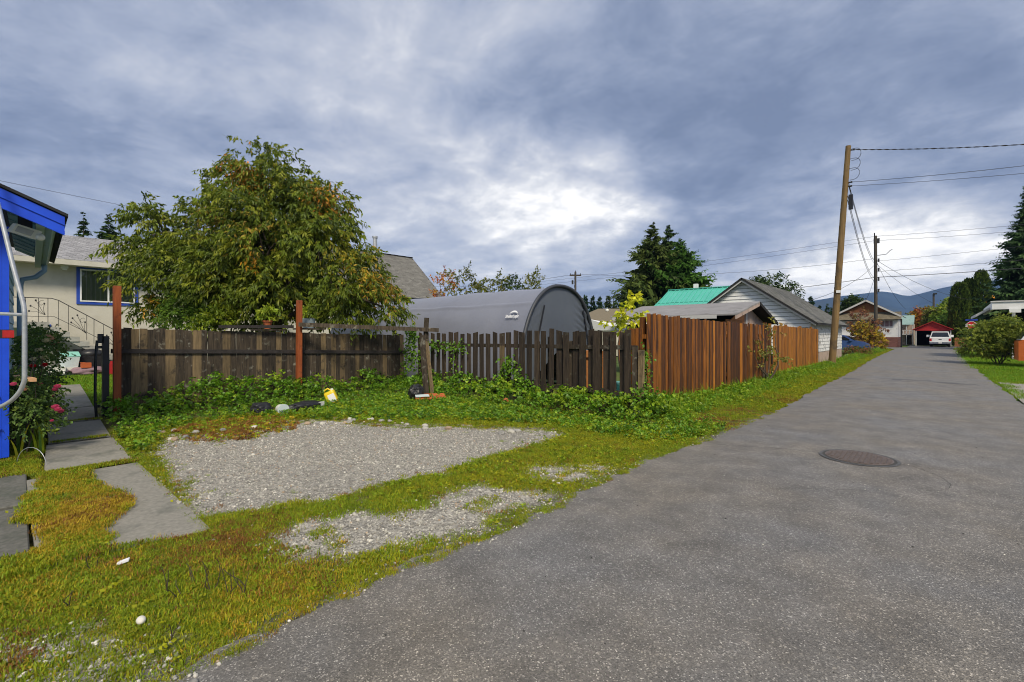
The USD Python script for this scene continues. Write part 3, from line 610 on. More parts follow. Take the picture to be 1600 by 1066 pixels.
# ------------------------------------------------------------------ blue building at the left edge
bb = thing('blue_shed', 'bright blue and pale blue building with wide eaves at the left edge', 'building', loc=(-8.62, -.05, 0), rz=-1.3)
# local: corner at the origin, wall runs along -x, faces +y
WL = 4.6
part(bb, 'wall', MB().box((-WL, -3.2, 0), (0, -.03, 3.0)), M['pale_blue_siding'])
for k_ in range(15): lap(bb, (-WL, -.028), (-.11, -.028), .12 + k_ * .185, .2, (0, 1), 'pale_blue_siding')
for k_ in range(15): lap(bb, (.002, -3.2), (.002, -.11), .12 + k_ * .185, .2, (1, 0), 'pale_blue_siding')
part(bb, 'corner_trim', MB().box((-.10, -.027, .05), (.03, .035, 2.95)).box((.0, -.13, .05), (.032, -.028, 2.95)), M['blue_paint'])
SL = math.tan(math.radians(24)); EO = .50                      # roof pitch, eave overhang
def rz_(y, top=3.30): return top - .0 - (y + .02) * SL        # height of the roof's underside above y
RX = .55                                                        # rake overhang beyond the wall
y_in, y_out = -2.6, EO
part(bb, 'roof', MB().prism([(y_in, rz_(y_in) + .02), (y_out + .05, rz_(y_out + .05) + .02), (y_out + .05, rz_(y_out + .05) + .055), (y_in, rz_(y_in) + .055)], -WL - .3, RX + .06, 0), M['black_felt'])
for q_, (h0, h1, tk) in enumerate(((.005, -.10, .045), (-.10, -.22, .028))):   # barge boards: a broad upper one standing proud of the lower
    part(bb, 'barge_board', MB().prism([(y_in, rz_(y_in) + h0), (y_in, rz_(y_in) + h1), (y_out + .02, rz_(y_out + .02) + h1), (y_out + .02, rz_(y_out + .02) + h0)], RX - .03, RX + tk - .03 + .02, 0), M['blue_paint'])
for k_ in range(22):                                            # soffit boards across the eave
    x1 = RX - .05 - k_ * .235; x0 = x1 - .225; dz = .012 * (k_ % 2)
    part(bb, 'soffit_board', MB().prism([(.0, rz_(0) - .035 - dz), (y_out - .235, rz_(y_out - .235) - .035 - dz), (y_out - .235, rz_(y_out - .235) - .012), (.0, rz_(0) - .012)], x0, x1, 0), M['soffit_teal'])
GO = y_out - .13
part(bb, 'eave_fascia', MB().box((-WL - .28, GO - .1, rz_(GO) - .17), (RX - .04, GO - .02, rz_(GO) + .01)), M['gutter_green'])
zg = rz_(GO) - .04
gut = MB().prism([(GO - .018, zg), (GO - .018, zg - .10), (GO + .05, zg - .12), (GO + .10, zg - .02), (GO + .09, zg - .02), (GO + .045, zg - .10), (GO - .008, zg - .085), (GO - .008, zg)], -WL - .28, RX - .06, 0)
part(bb, 'gutter', gut, M['gutter_green'])
dp = [(-WL + .1, GO + .03, zg - .10), (-WL + .1, GO + .03, zg - .22), (-WL + .1, .28, zg - .36), (-WL + .1, .10, zg - .42), (-WL + .1, .07, zg - .55), (-WL + .1, .07, .1)]
part(bb, 'downspout', MB().tube(dp, .045, 8), M['downspout_blue'], True)
# the security light under the eave
sl = part(bb, 'security_light', MB().box((-.02, .11, rz_(.2) - .25), (.10, .24, rz_(.2) + .0)), M['black_plastic'])
lb = MB(); c_ = arr(.10, .17, rz_(.2) - .30); lb.obox(c_, arr(.055, .02, -.01), arr(-.02, .11, -.03), arr(.0, .03, .055)); part(sl, 'lamp_housing', lb, M['white_plastic'])
lb = MB(); lb.obox(c_ + arr(.06, .0, -.005), arr(.006, .0, 0), arr(-.01, .07, -.02), arr(0, .015, .035)); part(sl, 'lamp_glass', lb, M['lamp_face'])
part(sl, 'sensor', MB().ball(c_ + arr(.05, .14, -.06), .045, 2), M['white_plastic'], True)

# bent pipe frame in front of the blue corner
tf_ = thing('bent_pipe_rack', 'bent galvanised pipe rack standing before the blue corner post', 'rack')
def bent(pts, r=.022, n=10):
    from scipy.interpolate import PchipInterpolator
    pts = np.array(pts, float); t = np.linspace(0, len(pts) - 1, len(pts) * 6); k = np.arange(len(pts)); return MB().tube(PchipInterpolator(k, pts)(t), r, n)
part(tf_, 'pipe', bent([(-7.86, -.18, 3.5), (-7.77, -.08, 2.95), (-7.66, .02, 2.35), (-7.575, .10, 1.90), (-7.565, .105, 1.80), (-7.565, .105, 1.4), (-7.565, .105, 1.12), (-7.585, .085, 1.0), (-7.65, .02, .87), (-7.77, -.10, .77), (-8.0, -.34, .70)]), M['galvanised'], True)
part(tf_, 'pipe', bent([(-7.61, -.10, 1.0), (-7.70, -.14, .90), (-7.86, -.26, .84), (-8.05, -.45, .82)], .017), M['galvanised'], True)
part(tf_, 'cross_pipe', MB().tube([(-7.575, .10, 1.815), (-7.78, -.09, 1.83), (-8.05, -.35, 1.85)], .02, 10), M['galvanised'], True)
part(tf_, 'leg', MB().tube([(-7.95, -.30, 0), (-7.95, -.30, .74)], .022, 10), M['galvanised'], True)
tl = part(tf_, 'tail_lamp', MB().obox((-7.76, -.05, 1.60), arr(.03, .0, 0), arr(.02, .055, 0), arr(0, 0, .05)), M['black_plastic'])
part(tl, 'lens', MB().obox((-7.72, -.02, 1.60), arr(.012, .0, 0), arr(.015, .045, 0), arr(0, 0, .042)), M['red_lens'])

# ------------------------------------------------------------------ cream stucco house beyond the lawn
hs = thing('stucco_house', 'cream stucco house with blue trimmed window and outside stair', 'house', loc=(-27, 0, 0))
part(hs, 'wall', MB().box((-8, -9, 0), (0, 9, 4.6)), M['stucco'])
ez = 4.66
sh_a, sh_b = (.80, -9.6, ez), (.80, 9.6, ez)
shingle_roof(sh_a, sh_b, (-4.4, 0, 1.62), 4.9, 'grey_shingle', hs, seed=4)
part(hs, 'eave_fascia', MB().box((.70, -9.6, ez - .21), (.80, 9.6, ez - .0)), M['stucco'])
part(hs, 'soffit', MB().box((.0, -9.5, ez - .19), (.70, 9.5, ez - .13)), M['stucco'])
part(hs, 'wall_light', MB().box((.25, 1.40, ez - .34), (.43, 1.62, ez - .2)).box((.28, 1.44, ez - .40), (.40, 1.58, ez - .34)), M['white_plastic'])
w_ = part(hs, 'window', frame_rect(MB(), 0, .0, 1.89, 3.95, 2.88, 4.50, .11, .05), M['blue_trim'])
part(w_, 'frame', frame_rect(MB(), 0, .0, 2.0, 3.84, 2.99, 4.39, .055, .07).box((.0, 2.895, 3.045), (.06, 2.95, 4.335)), M['white_paint'])
part(w_, 'pane', MB().quad((.03, 2.05, 3.04), (.03, 2.9, 3.04), (.03, 2.9, 4.34), (.03, 2.05, 4.34)).quad((.035, 2.94, 3.04), (.035, 3.79, 3.04), (.035, 3.79, 4.34), (.035, 2.94, 4.34)), M['pane'])
cu = MB(); yy = np.linspace(2.03, 3.8, 60); xx = .004 + .006 * np.sin(yy * 42)
cu.add(np.vstack([np.column_stack([xx, yy, yy * 0 + 3.03]), np.column_stack([xx, yy, yy * 0 + 4.35])]), np.array([[i, i + 1, i + 61, i + 60] for i in range(59)]))
part(w_, 'curtain', cu, M['curtain'])
d_ = part(hs, 'door', MB().box((.0, .0, .1), (.03, .95, 1.86)), M['white_paint'])
part(d_, 'door_glass', MB().box((.03, .22, .95), (.038, .72, 1.36)), M['car_glass'])
part(d_, 'door_frame', MB().box((.0, -.16, .1), (.045, -.002, 2.0)).box((.0, .952, .1), (.045, 1.12, 2.0)).box((.0, -.002, 1.862), (.045, .952, 2.0)), M['blue_trim'])
# stair: landing and eleven steps falling towards +y, on a sloped stringer
st = part(hs, 'stair', MB().box((.02, -2.5, 1.84), (1.5, 1.02, 2.07)), M['concrete'])
part(st, 'pillar', MB().box((1.15, .90, 0), (1.42, 1.17, 1.83)), M['concrete'])
for k_ in range(9):
    y0 = 1.022 + k_ * .29; z1 = 2.07 - (k_ + 1) * .195
    part(st, 'step', MB().box((.3, y0, z1 - .19), (1.5, y0 + .288, z1)), M['concrete'])
part(st, 'stringer', MB().prism([(1.02, 1.66), (1.02, 1.84), (3.63, .12), (3.63, -.05)], .32, 1.46, 0), M['concrete'])
rl = MB(); X0 = 1.44
part(st, 'handrail', rl.tube([(X0, -2.4, 2.98), (X0, 1.08, 3.0), (X0, 1.28, 2.93), (X0, 3.6, 1.33)], .017, 6).tube([(X0, -2.4, 2.29), (X0, 1.16, 2.28), (X0, 3.55, .72)], .010, 5), M['iron'], True)
for yb in (-.9, -.2, .38, .72, .98, 1.28, 1.56, 2.10, 2.32, 2.62, 3.15, 3.4):
    zt = 3.0 if yb < 1.1 else 2.93 - (yb - 1.28) * .69; zb = 2.07 if yb < 1.1 else 2.07 - (yb - 1.02) * .67
    part(st, 'baluster', MB().tube([(X0, yb, zb), (X0, yb, zt)], .010, 5), M['iron'])
for yb in (-.75, .45, 1.62, 2.66):                                # wrought scrolls: fans of curved stems with leaf knobs
    sc = MB(); slope = 0 if yb < 1 else -.69; zb = 2.32 if yb < 1 else 2.32 - (yb - 1.02) * .67
    foot = arr(X0, yb + .46, zb + .02 + slope * .46)
    for dy, dz in ((-.44, .10), (-.40, .30), (-.26, .52), (-.03, .40)):
        tip = arr(X0, yb + .46 + dy, zb + .06 + slope * (.46 + dy) + dz); mid = (foot + tip) / 2 + arr(0, -.03, .06)
        sc.tube([foot, (foot + mid) / 2 + arr(0, -.02, .01), mid, tip], .007, 4); sc.ball(tip, arr(.012, .03, .04), 1)
    tt = np.linspace(0, 4.6, 16); sc.tube(np.column_stack([tt * 0 + X0, yb + .36 + (.11 - .018 * tt) * np.cos(tt + 1), zb + slope * .36 + .46 + (.13 - .02 * tt) * np.sin(tt + 1)]), .007, 4)
    part(st, 'scroll', sc, M['iron'])

# things left under the stair
def thing1(name, label, cat, mb, mt, **k): return single(name, label, cat, mb, M[mt], **k)
cl = thing('storage_bin', 'mint green lidded bin under the stair beside the path', 'bin', loc=(-25.1, 1.55, 0))
part(cl, 'body', MB().hexa([(-.22, -.24, .3), (.22, -.24, .3), (.22, .24, .3), (-.22, .24, .3), (-.26, -.3, .72), (.26, -.3, .72), (.26, .3, .72), (-.26, .3, .72)]), M['pale_plastic'])
part(cl, 'lid', MB().hexa([(-.28, -.32, .722), (.28, -.32, .722), (.28, .32, .722), (-.28, .32, .722), (-.22, -.26, .90), (.22, -.26, .90), (.22, .26, .90), (-.22, .26, .90)]), M['mint_plastic'])
part(cl, 'stand', MB().box((-.24, -.26, 0), (.24, .26, .298)), M['white_plastic'])
bq = thing('barbecue', 'black covered barbecue under the sloping stair', 'barbecue', loc=(-25.3, 2.25, 0))
part(bq, 'cart', MB().box((-.25, -.35, .1), (.25, .35, .72)), M['black_plastic']); part(bq, 'lid', MB().ball((0, 0, .78), arr(.27, .38, .22), 2), M['black_plastic'], True)
for s_ in (-.3, .3): part(bq, 'wheel', MB().disc((.28, s_, .1), .1, (1, 0, 0), 12, .05), M['rubber'])
thing1('toy_cart', 'white plastic toy cart at the end of the path', 'toy', MB().box((-24.9, 1.0, .16), (-24.5, 1.42, .34)).disc((-24.5, 1.1, .11), .11, (0, 1, 0), 12, .06).disc((-24.5, 1.36, .11), .11, (0, 1, 0), 12, .06).tube([(-24.7, 1.02, .33), (-24.9, .95, .75), (-24.9, 1.3, .78)], .02, 6), 'white_plastic')
thing1('blanket_heap', 'mauve blanket heaped on the lawn edge below the stair', 'blanket', MB().ball((-24.8, 2.05, .12), arr(.35, .55, .18), 3, jitter=.35, seed=2), 'mauve_cloth', smooth=True)
thing1('cardboard_box', 'small orange box on the mauve blanket', 'box', MB().box((-24.9, 1.86, .27), (-24.6, 2.16, .46)).box((-24.92, 1.84, .461), (-24.6, 2.0, .475)), 'orange_board')
thing1('fuel_can', 'red can beside the black gate post far back', 'can', MB().box((-24.4, 2.62, 0), (-24.1, 2.86, .42)).box((-24.3, 2.68, .42), (-24.2, 2.8, .52)), 'red_paint')
thing1('planter_tub', 'tall dark tub with white rim behind the mint bin', 'tub', MB().tube([(-25.8, 2.0, 0), (-25.8, 2.0, .95)], [.24, .30], 14).tube([(-25.8, 2.0, .951), (-25.8, 2.0, .98)], .31, 14), 'black_plastic')

# ------------------------------------------------------------------ dark house with the steep roof behind the fruit tree
bh = thing('steep_roof_house', 'house with steep grey shingled roof behind the fruit tree', 'house', loc=(-30, 0, 0))
part(bh, 'wall', MB().box((-7.6, 10.8, 0), (.6, 22.9, 4.25)), M['stucco'])
shingle_roof((1.3, 10.0, 4.30), (1.3, 23.4, 4.30), (-4.5, 0, 3.85), 5.92, 'dark_shingle', bh, seed=6, tab=.33, row=.16)
part(bh, 'gable_wall', MB().prism([(.6, 4.25), (-7.0, 4.25), (-3.2, 7.9)], 22.7, 22.9, 1), M['stucco'])
part(bh, 'rear_slope', MB().quad((-3.25, 10.0, 8.13), (-3.25, 23.4, 8.13), (-7.7, 23.4, 4.3), (-7.7, 10.0, 4.3)), M['black_felt'])
part(bh, 'ridge_cap', MB().beam((-3.22, 10.0, 8.16), (-3.22, 23.4, 8.16), .3, .05), M['dark_void'])
fl = part(bh, 'flue', MB().tube([(-2.4, 19.35, 7.2), (-2.4, 19.35, 9.1)], .16, 12), M['galvanised'], True)
part(fl, 'flue_cap', MB().tube([(-2.4, 19.35, 9.12), (-2.4, 19.35, 9.26)], .21, 12), M['galvanised'])
part(bh, 'roof_ladder', MB().beam((-2.9, 18.2, 8.0), (-2.9, 18.75, 8.8), .05, .05).beam((-2.9, 19.0, 8.0), (-2.9, 18.75, 8.8), .05, .05), M['iron'])

# ------------------------------------------------------------------ fences round the parking pad
def plank(x, y, w, t, z0, z1, ang, lean=0.0, top=0.0, bow=0.0):
    """One fence board: its width w along the angle ang (0 = along x), thickness t, cut a little off square at its head."""
    c, s = math.cos(ang), math.sin(ang); o = arr(x, y, 0); u = arr(c, s, 0); v = arr(-s, c, 0); h = w / 2
    def p(a, b, z, k): return o + u * (a + lean * k) + v * (b + bow * k) + arr(0, 0, z)
    dz = RNG.normal(0, top, 2); tw = RNG.normal(0, .004, 4)
    return MB().hexa([p(-h, -t / 2, z0, 0), p(h, -t / 2, z0, 0), p(h, t / 2, z0, 0), p(-h, t / 2, z0, 0), p(-h + tw[0], -t / 2 + tw[1], z1 + dz[0], 1), p(h + tw[2], -t / 2 + tw[3], z1 + dz[1], 1), p(h + tw[2], t / 2 + tw[3], z1 + dz[1], 1), p(-h + tw[0], t / 2 + tw[1], z1 + dz[0], 1)])


fb = thing('weathered_fence', 'close boarded dark weathered fence behind the gravel pad', 'fence')
y = 1.34
while y < 7.95:
    w = RNG.uniform(.115, .165); k_ = (y - 1.46) / 6.2
    mt = 'weathered_tan' if RNG.random() < .14 + .12 * (y > 4.4) else 'weathered_dark'
    part(fb, 'board', plank(-11.7 + RNG.normal(0, .006), y + w / 2, w + .005, .02, RNG.uniform(.03, .08), 1.70 - .13 * k_ + RNG.normal(0, .012), math.pi / 2, RNG.normal(0, .008), .006), M[mt]); y += w
part(fb, 'rail', MB().beam((-11.665, 1.30, 1.27), (-11.665, 8.0, 1.06), .04, .085), M['rail_wood'])
part(fb, 'rail', MB().beam((-11.75, 1.36, .45), (-11.75, 7.9, .42), .04, .09), M['rail_wood'])
for yp in (1.4, 4.6, 7.85): part(fb, 'post', MB().box((-11.84, yp - .045, 0), (-11.752, yp + .045, 1.6)), M['weathered_dark'])
for i, (yp, h, lab) in enumerate(((1.37, 2.52, 'red-brown square post at the gate end of the dark fence'), (4.78, 2.43, 'red-brown square post standing in creepers halfway along dark fence'))):
    tpost = thing('timber_post', lab, 'post', loc=(-11.50, yp, 0), rz=RNG.uniform(-3, 3))
    b = .055; part(tpost, 'shaft', MB().hexa([(-b, -b, -.1), (b, -b, -.1), (b, b, -.1), (-b, b, -.1), (-b, -b + .01 * i, h - .006), (b, -b + .01 * i, h - .006), (b, b + .01 * i, h - .006), (-b, b + .01 * i, h - .006)]), M['red_post'])
    part(tpost, 'cut_top', MB().box((-b + .002, -b + .003 + .01 * i, h - .006), (b - .002, b - .003 + .01 * i, h)), M['weathered_tan'])
# gate leaf and post at the end of the path
gt = thing('garden_gate', 'narrow black metal gate folded beside the red-brown post', 'gate', loc=(-11.55, 1.12, 0))
part(gt, 'gate_post', MB().box((-.05, .04, 0), (.05, .14, 1.56)), M['black_plastic']); part(gt, 'gate_edge', bent([(.05, -.04, 0.02), (.06, -.06, .5), (.05, -.055, 1.0), (.02, -.03, 1.48)], .022, 8), M['black_plastic'], True)
for z_ in (.25, 1.35): part(gt, 'hinge', MB().beam((.03, -.05, z_), (.0, .08, z_), .03, .05), M['iron'])
part(gt, 'latch_box', MB().box((-.06, -.02, 1.43), (.05, .06, 1.6)), M['black_plastic'])
# old timber frame over the back fence
fr = thing('leaning_trellis', 'old dark trellis beam on a leaning prop over the fence corner', 'trellis')
part(fr, 'beam', MB().beam((-11.36, 4.72, 1.83), (-9.50, 7.52, 1.70), .075, .10), M['weathered_dark'])
part(fr, 'beam', MB().beam((-11.62, 3.1, 1.76), (-11.52, 4.66, 1.78), .06, .07), M['rail_wood'])
part(fr, 'upright', MB().beam((-9.78, 7.28, .9), (-9.72, 7.30, 2.02), .09, .09, (1, 0, 0)), M['weathered_dark'])
part(fr, 'prop', MB().beam((-9.12, 6.85, 0), (-9.72, 7.16, 1.55), .10, .10, (1, 0, 0)), M['weathered_dark'])
part(fr, 'prop', MB().beam((-8.96, 6.92, 0), (-9.62, 7.22, 1.45), .04, .09, (1, 0, 0)), M['weathered_tan'])

pf = thing('picket_fence', 'gappy dark picket fence of uneven boards beside the gravel pad', 'fence')
x = -10.95; i = 0
while x < -4.28:
    gap = .10 if x < -7.8 else (.075 if x < -6 else .04); w = RNG.uniform(.125, .165)
    front = -.025 if x < -6.2 or i % 2 == 0 else .045
    part(pf, 'picket', plank(x + w / 2, 8.0 + front + RNG.normal(0, .006), w, .022, RNG.uniform(.06, .2), 1.63 + .03 * (x > -7.5) + RNG.normal(0, .02), 0.0, RNG.normal(0, .012), .014), M['picket_wood']); x += w + gap + RNG.normal(0, .012); i += 1
for q_ in range(9):                                                # loose second boards behind the gaps of the right half
    xq = -6.9 + q_ * .31 + RNG.normal(0, .04); part(pf, 'picket', plank(xq, 8.075, .11, .02, .1, 1.48 + RNG.normal(0, .10), 0, RNG.normal(0, .02), .02), M['weathered_dark'])
for z_, zz in ((1.30, 1.34), (.48, .45)): part(pf, 'rail', MB().beam((-11.0, 8.02, z_), (-4.15, 8.02, zz), .045, .085), M['weathered_dark'])
for xp, h, mt in ((-10.9, 1.5, 'weathered_dark'), (-7.62, 1.32, 'weathered_tan'), (-4.16, 1.36, 'weathered_dark'), (-4.03, 1.30, 'weathered_tan')):
    part(pf, 'post', MB().box((xp - .05, 7.90 if mt == 'weathered_tan' else 7.92, 0), (xp + .05, 7.97, h)), M[mt])

# tall stained fence along the lane: two runs
def lane_fence(name, label, y0, y1, ztop, mt, pitch, posts):
    f = thing(name, label, 'fence'); y = y0
    mix_ = (mt, 'stained_brown', 'stained_dark', 'stained_orange'); odds = (.40, .10, .30, .20) if mt == 'stained_brown' else (.62, .16, .06, .16)
    while y < y1:
        w = RNG.uniform(pitch * .85, pitch * 1.15); k_ = (y - y0) / (y1 - y0)
        out = .0 if RNG.random() < .6 else .012
        part(f, 'board', plank(-4.35 + out, y + w / 2, w - .008, .02, .03 + RNG.random() * .03, ztop[0] + (ztop[1] - ztop[0]) * k_ + RNG.normal(0, .012), math.pi / 2, RNG.normal(0, .006), .005), M[mix_[RNG.choice(4, p=odds)]]); y += w
    for z_ in (.45, 1.55): part(f, 'rail', MB().beam((-4.405, y0, z_), (-4.405, y1, z_), .07, .09), M[mt])
    for yp, h in posts: part(f, 'post', MB().box((-4.53, yp - .05, 0), (-4.44, yp + .05, h)), M[mt])
    return f
f1 = lane_fence('stained_fence', 'tall red-brown stained board fence starting at the picket fence corner', 8.80, 13.55, (2.02, 1.93), 'stained_brown', .125, ((8.9, 1.95), (11.2, 1.9), (13.4, 1.95)))
for k_ in range(2): part(f1, 'return_board', plank(-4.50 - k_ * .15, 8.76, .14, .02, .05, 1.72, 0, 0, .01), M['stained_brown'])
lane_fence('stained_fence', 'middle run of red-brown fence with a shrub growing over it', 13.75, 18.3, (1.95, 1.88), 'stained_brown', .125, ((13.85, 1.95), (16.2, 1.85), (18.2, 2.0)))
lane_fence('stained_fence', 'lighter orange-brown fence run nearest the leaning utility pole', 18.75, 27.4, (1.92, 1.84), 'stained_light', .135, ((18.85, 1.98), (21.3, 1.98), (24.0, 1.95), (26.4, 1.95), (27.5, 1.5)))

# ------------------------------------------------------------------ grey round-topped fabric shelter behind the picket fence
sh = thing('fabric_shelter', 'grey round-topped fabric garage with white lettering behind the picket fence', 'shelter')
SY, SA, SH, SX0, SX1, SN = 10.82, 1.86, 2.99, -8.0, -19.0, 2.3
def arch(n=41, a=SA, h=SH, t=None):
    t = np.linspace(0, math.pi, n) if t is None else np.asarray(t); c, s = np.cos(t), np.sin(t)
    return np.column_stack([SY - np.sign(c) * a * np.abs(c) ** (2 / SN), h * np.maximum(s, 0) ** (2 / SN)])    # t = 0: foot on the camera's side
ta_ = np.linspace(0, math.pi, 161); ar = arch(t=ta_); xs = np.linspace(SX0, SX1, 90)
rib = .010 * np.cos((xs - SX0) / 1.83 * 2 * np.pi) - .02
sv = []
for x_, rb in zip(xs, rib):
    p = ar.copy(); nn = meshkit.noise(np.column_stack([np.full(len(p), x_ * .9), p * 1.3]), 4) - .5
    crease = sum(.022 * np.exp(-((ta_ - c_) / .022) ** 2) for c_ in (.92, 1.57, 2.22)) * (.7 + .6 * meshkit.noise(np.array([[x_ * .8, 3, 1]]), 2)[0])
    f_ = 1 + crease * .45 * (x_ < SX0 - .01) + (rb + .03 * nn) * np.clip(p[:, 1] / 1.2, 0, 1) / 2.2 * (x_ < SX0 - .01)
    sv.append(np.column_stack([np.full(len(p), x_), SY + (p[:, 0] - SY) * f_, p[:, 1] * f_]))
sv = np.stack(sv); m_, n_ = sv.shape[:2]; idx = np.arange(m_ * n_).reshape(m_, n_)
q = np.stack([idx[:-1, :-1], idx[1:, :-1], idx[1:, 1:], idx[:-1, 1:]], -1).reshape(-1, 4)
cover = part(sh, 'cover', MB().add(sv.reshape(-1, 3), q), M['tarp_grey'], True)
# the end panel, pulled into creases
ny, nz = 60, 60; pts = []
e = arch(61, SA - .05, SH - .04)
rows = np.linspace(0, 1, 26); ev = []
for r in rows:
    p = np.column_stack([SY + (e[:, 0] - SY) * r, 1.2 + (e[:, 1] - 1.2) * r]) if r < 1 else e
    ang = np.arctan2(p[:, 1] - 1.0, p[:, 0] - SY); side = np.abs(p[:, 0] - SY) / SA
    ph = (p[:, 1] * 1.0 + np.abs(p[:, 0] - SY) * .55) * 30 + 3 * meshkit.noise(np.column_stack([p * 3, p[:, 0] * 0]), 6)
    cr = np.sin(ph) * .036 * np.clip((side - .35) * 3, 0, 1) * np.clip((1.06 - side) * 5, 0, 1) * np.clip((p[:, 1] - .9), 0, 1)
    ev.append(np.column_stack([SX0 - .03 + cr - .05 * (1 - r) * 0, p]))
ev = np.stack(ev); m_, n_ = ev.shape[:2]; idx = np.arange(m_ * n_).reshape(m_, n_)
q = np.stack([idx[:-1, :-1], idx[:-1, 1:], idx[1:, 1:], idx[1:, :-1]], -1).reshape(-1, 4)
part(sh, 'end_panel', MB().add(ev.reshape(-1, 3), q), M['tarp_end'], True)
al = arch(61, SA - .01, SH - .0); part(sh, 'edge_hem', MB().tube(np.column_stack([np.full(61, SX0 + .01), al]), .05, 8), M['tarp_dark'], True)
for y0, z0, y1, z1 in ((10.02, 2.40, 9.74, 1.5), (11.93, 2.33, 12.20, 1.4)):
    part(sh, 'zip', MB().beam((SX0 + .012, y0, z0), (SX0 + .012, y1, z1), .055, .012, (1, 0, 0)).beam((SX0 + .012, y1, z1), (SX0 + .012, y1 + (y1 - y0) * .6, .05), .055, .012, (1, 0, 0)), M['black_plastic'])
# printed name and arc, laid on the curve of the cover
tq = np.linspace(0, math.pi / 2, 400); aq = arch(t=tq); sq = np.concatenate([[0], np.cumsum(np.linalg.norm(np.diff(aq, axis=0), axis=1))])
def on_cover(u_, s_, lift):
    y_, z_ = np.interp(s_, sq, aq[:, 0]), np.interp(s_, sq, aq[:, 1]); dy, dz = np.interp(s_ + .01, sq, aq[:, 0]) - y_, np.interp(s_ + .01, sq, aq[:, 1]) - z_
    k_ = np.hypot(dy, dz); return np.column_stack([u_, y_ - dz / k_ * lift, z_ + dy / k_ * lift])
tm = meshkit.text_mesh('ShelterLogic', .085, .004, True); tv = np.array(tm.vertices); tw = tv[:, 0].max()
s_base = float(np.interp(2.03, aq[:, 1], sq))
part(sh, 'printed_name', MB().add(on_cover(-8.82 + tv[:, 0] * .50 / tw, s_base + tv[:, 1], .045 + tv[:, 2]), tm.faces), M['white_print'])
tt = np.linspace(.25, 2.75, 20); up_, lo_ = np.column_stack([-8.55 - .15 * np.cos(tt), s_base + .10 + .12 * np.sin(tt)]), np.column_stack([-8.55 - .17 * np.cos(tt), s_base + .07 + .10 * np.sin(tt)])
v = on_cover(np.r_[up_[:, 0], lo_[:, 0]], np.r_[up_[:, 1], lo_[:, 1]], .046); i_ = np.arange(19)
part(sh, 'printed_arc', MB().add(v, np.stack([i_ + 20, i_ + 21, i_ + 1, i_], 1)), M['white_print'])
# things in the yard behind the pickets
thing1('white_awning', 'white cloth canopy corner showing right of the grey shelter', 'canopy', MB().add([(-11.2, 17.2, 2.25), (-9.6, 17.4, 1.75), (-9.2, 19.5, 1.75), (-11.5, 19.4, 1.75), (-12.9, 17.2, 1.75)], [[0, 1, 2], [0, 2, 3], [0, 3, 4], [0, 4, 1]]).tube([(-9.6, 17.4, 0), (-9.6, 17.4, 1.75)], .03, 6), 'white_paint')
thing1('yard_barrel', 'teal plastic barrel behind the right end of the picket fence', 'barrel', MB().tube([(-4.9, 8.6, 0), (-4.9, 8.6, .06), (-4.9, 8.6, .3), (-4.9, 8.6, .55), (-4.9, 8.6, .6)], [.18, .2, .22, .2, .17], 14), 'teal_metal', smooth=True)
thing1('lumber_stack', 'stack of orange new timber seen between the pickets', 'timber', MB().box((-6.6, 9.2, .3), (-5.6, 9.6, 1.05)).box((-6.5, 9.15, 1.052), (-5.7, 9.55, 1.2)), 'raw_wood')

# ------------------------------------------------------------------ shed with the low grey roof behind the brown fence
sd = thing('garden_shed', 'low shed with grey roll roofing peeping over the brown fence', 'shed')
e1, rd, e2 = (16.6, 2.24), (19.4, 2.80), (22.2, 2.04)
part(sd, 'roof_slope', MB().prism([(e1[0], e1[1]), (rd[0], rd[1]), (rd[0], rd[1] + .05), (e1[0], e1[1] + .05)], -9.8, -4.95, 0), M['roll_roofing'])
part(sd, 'roof_slope', MB().prism([(e2[0], e2[1]), (rd[0] + .01, rd[1]), (rd[0] + .01, rd[1] + .05), (e2[0], e2[1] + .05)], -9.8, -4.95, 0), M['black_felt'])
part(sd, 'rake_board', MB().prism([(e1[0], e1[1] - .13), (rd[0], rd[1] - .13), (rd[0], rd[1] - .002), (e1[0], e1[1] - .002)], -5.0, -4.955, 0), M['pinkish_board'])
part(sd, 'rake_board', MB().prism([(e2[0], e2[1] - .06), (rd[0] + .01, rd[1] - .06), (rd[0] + .01, rd[1] - .002), (e2[0], e2[1] - .002)], -5.0, -4.955, 0), M['black_felt'])
part(sd, 'eave_board', MB().box((-9.7, e1[0] - .02, e1[1] - .10), (-5.6, e1[0] + .0, e1[1] + .03)), M['grey_board'])
part(sd, 'wall', MB().box((-9.4, 17.2, 0), (-5.5, 21.8, 2.0)), M['dark_void'])
part(sd, 'gable_board', MB().prism([(17.2, 2.0), (19.2, 2.0), (19.2, 2.62), (18.9, 2.6)], -5.45, -5.42, 0), M['raw_wood'])
for k_ in range(3): part(sd, 'gable_board', MB().box((-5.42, 16.9 + .02 * k_, 1.55 + k_ * .2), (-5.39, 19.0, 1.72 + k_ * .2)), M['raw_wood'])
part(sd, 'gable_board', MB().prism([(19.3, 1.2), (21.9, 1.2), (21.9, 2.05), (19.4, 2.70), (19.3, 2.70)], -5.45, -5.41, 0), M['pinkish_board'])
part(sd, 'corner_post', MB().box((-5.5, 19.1, 0), (-5.36, 19.28, 2.6)), M['grey_board'])

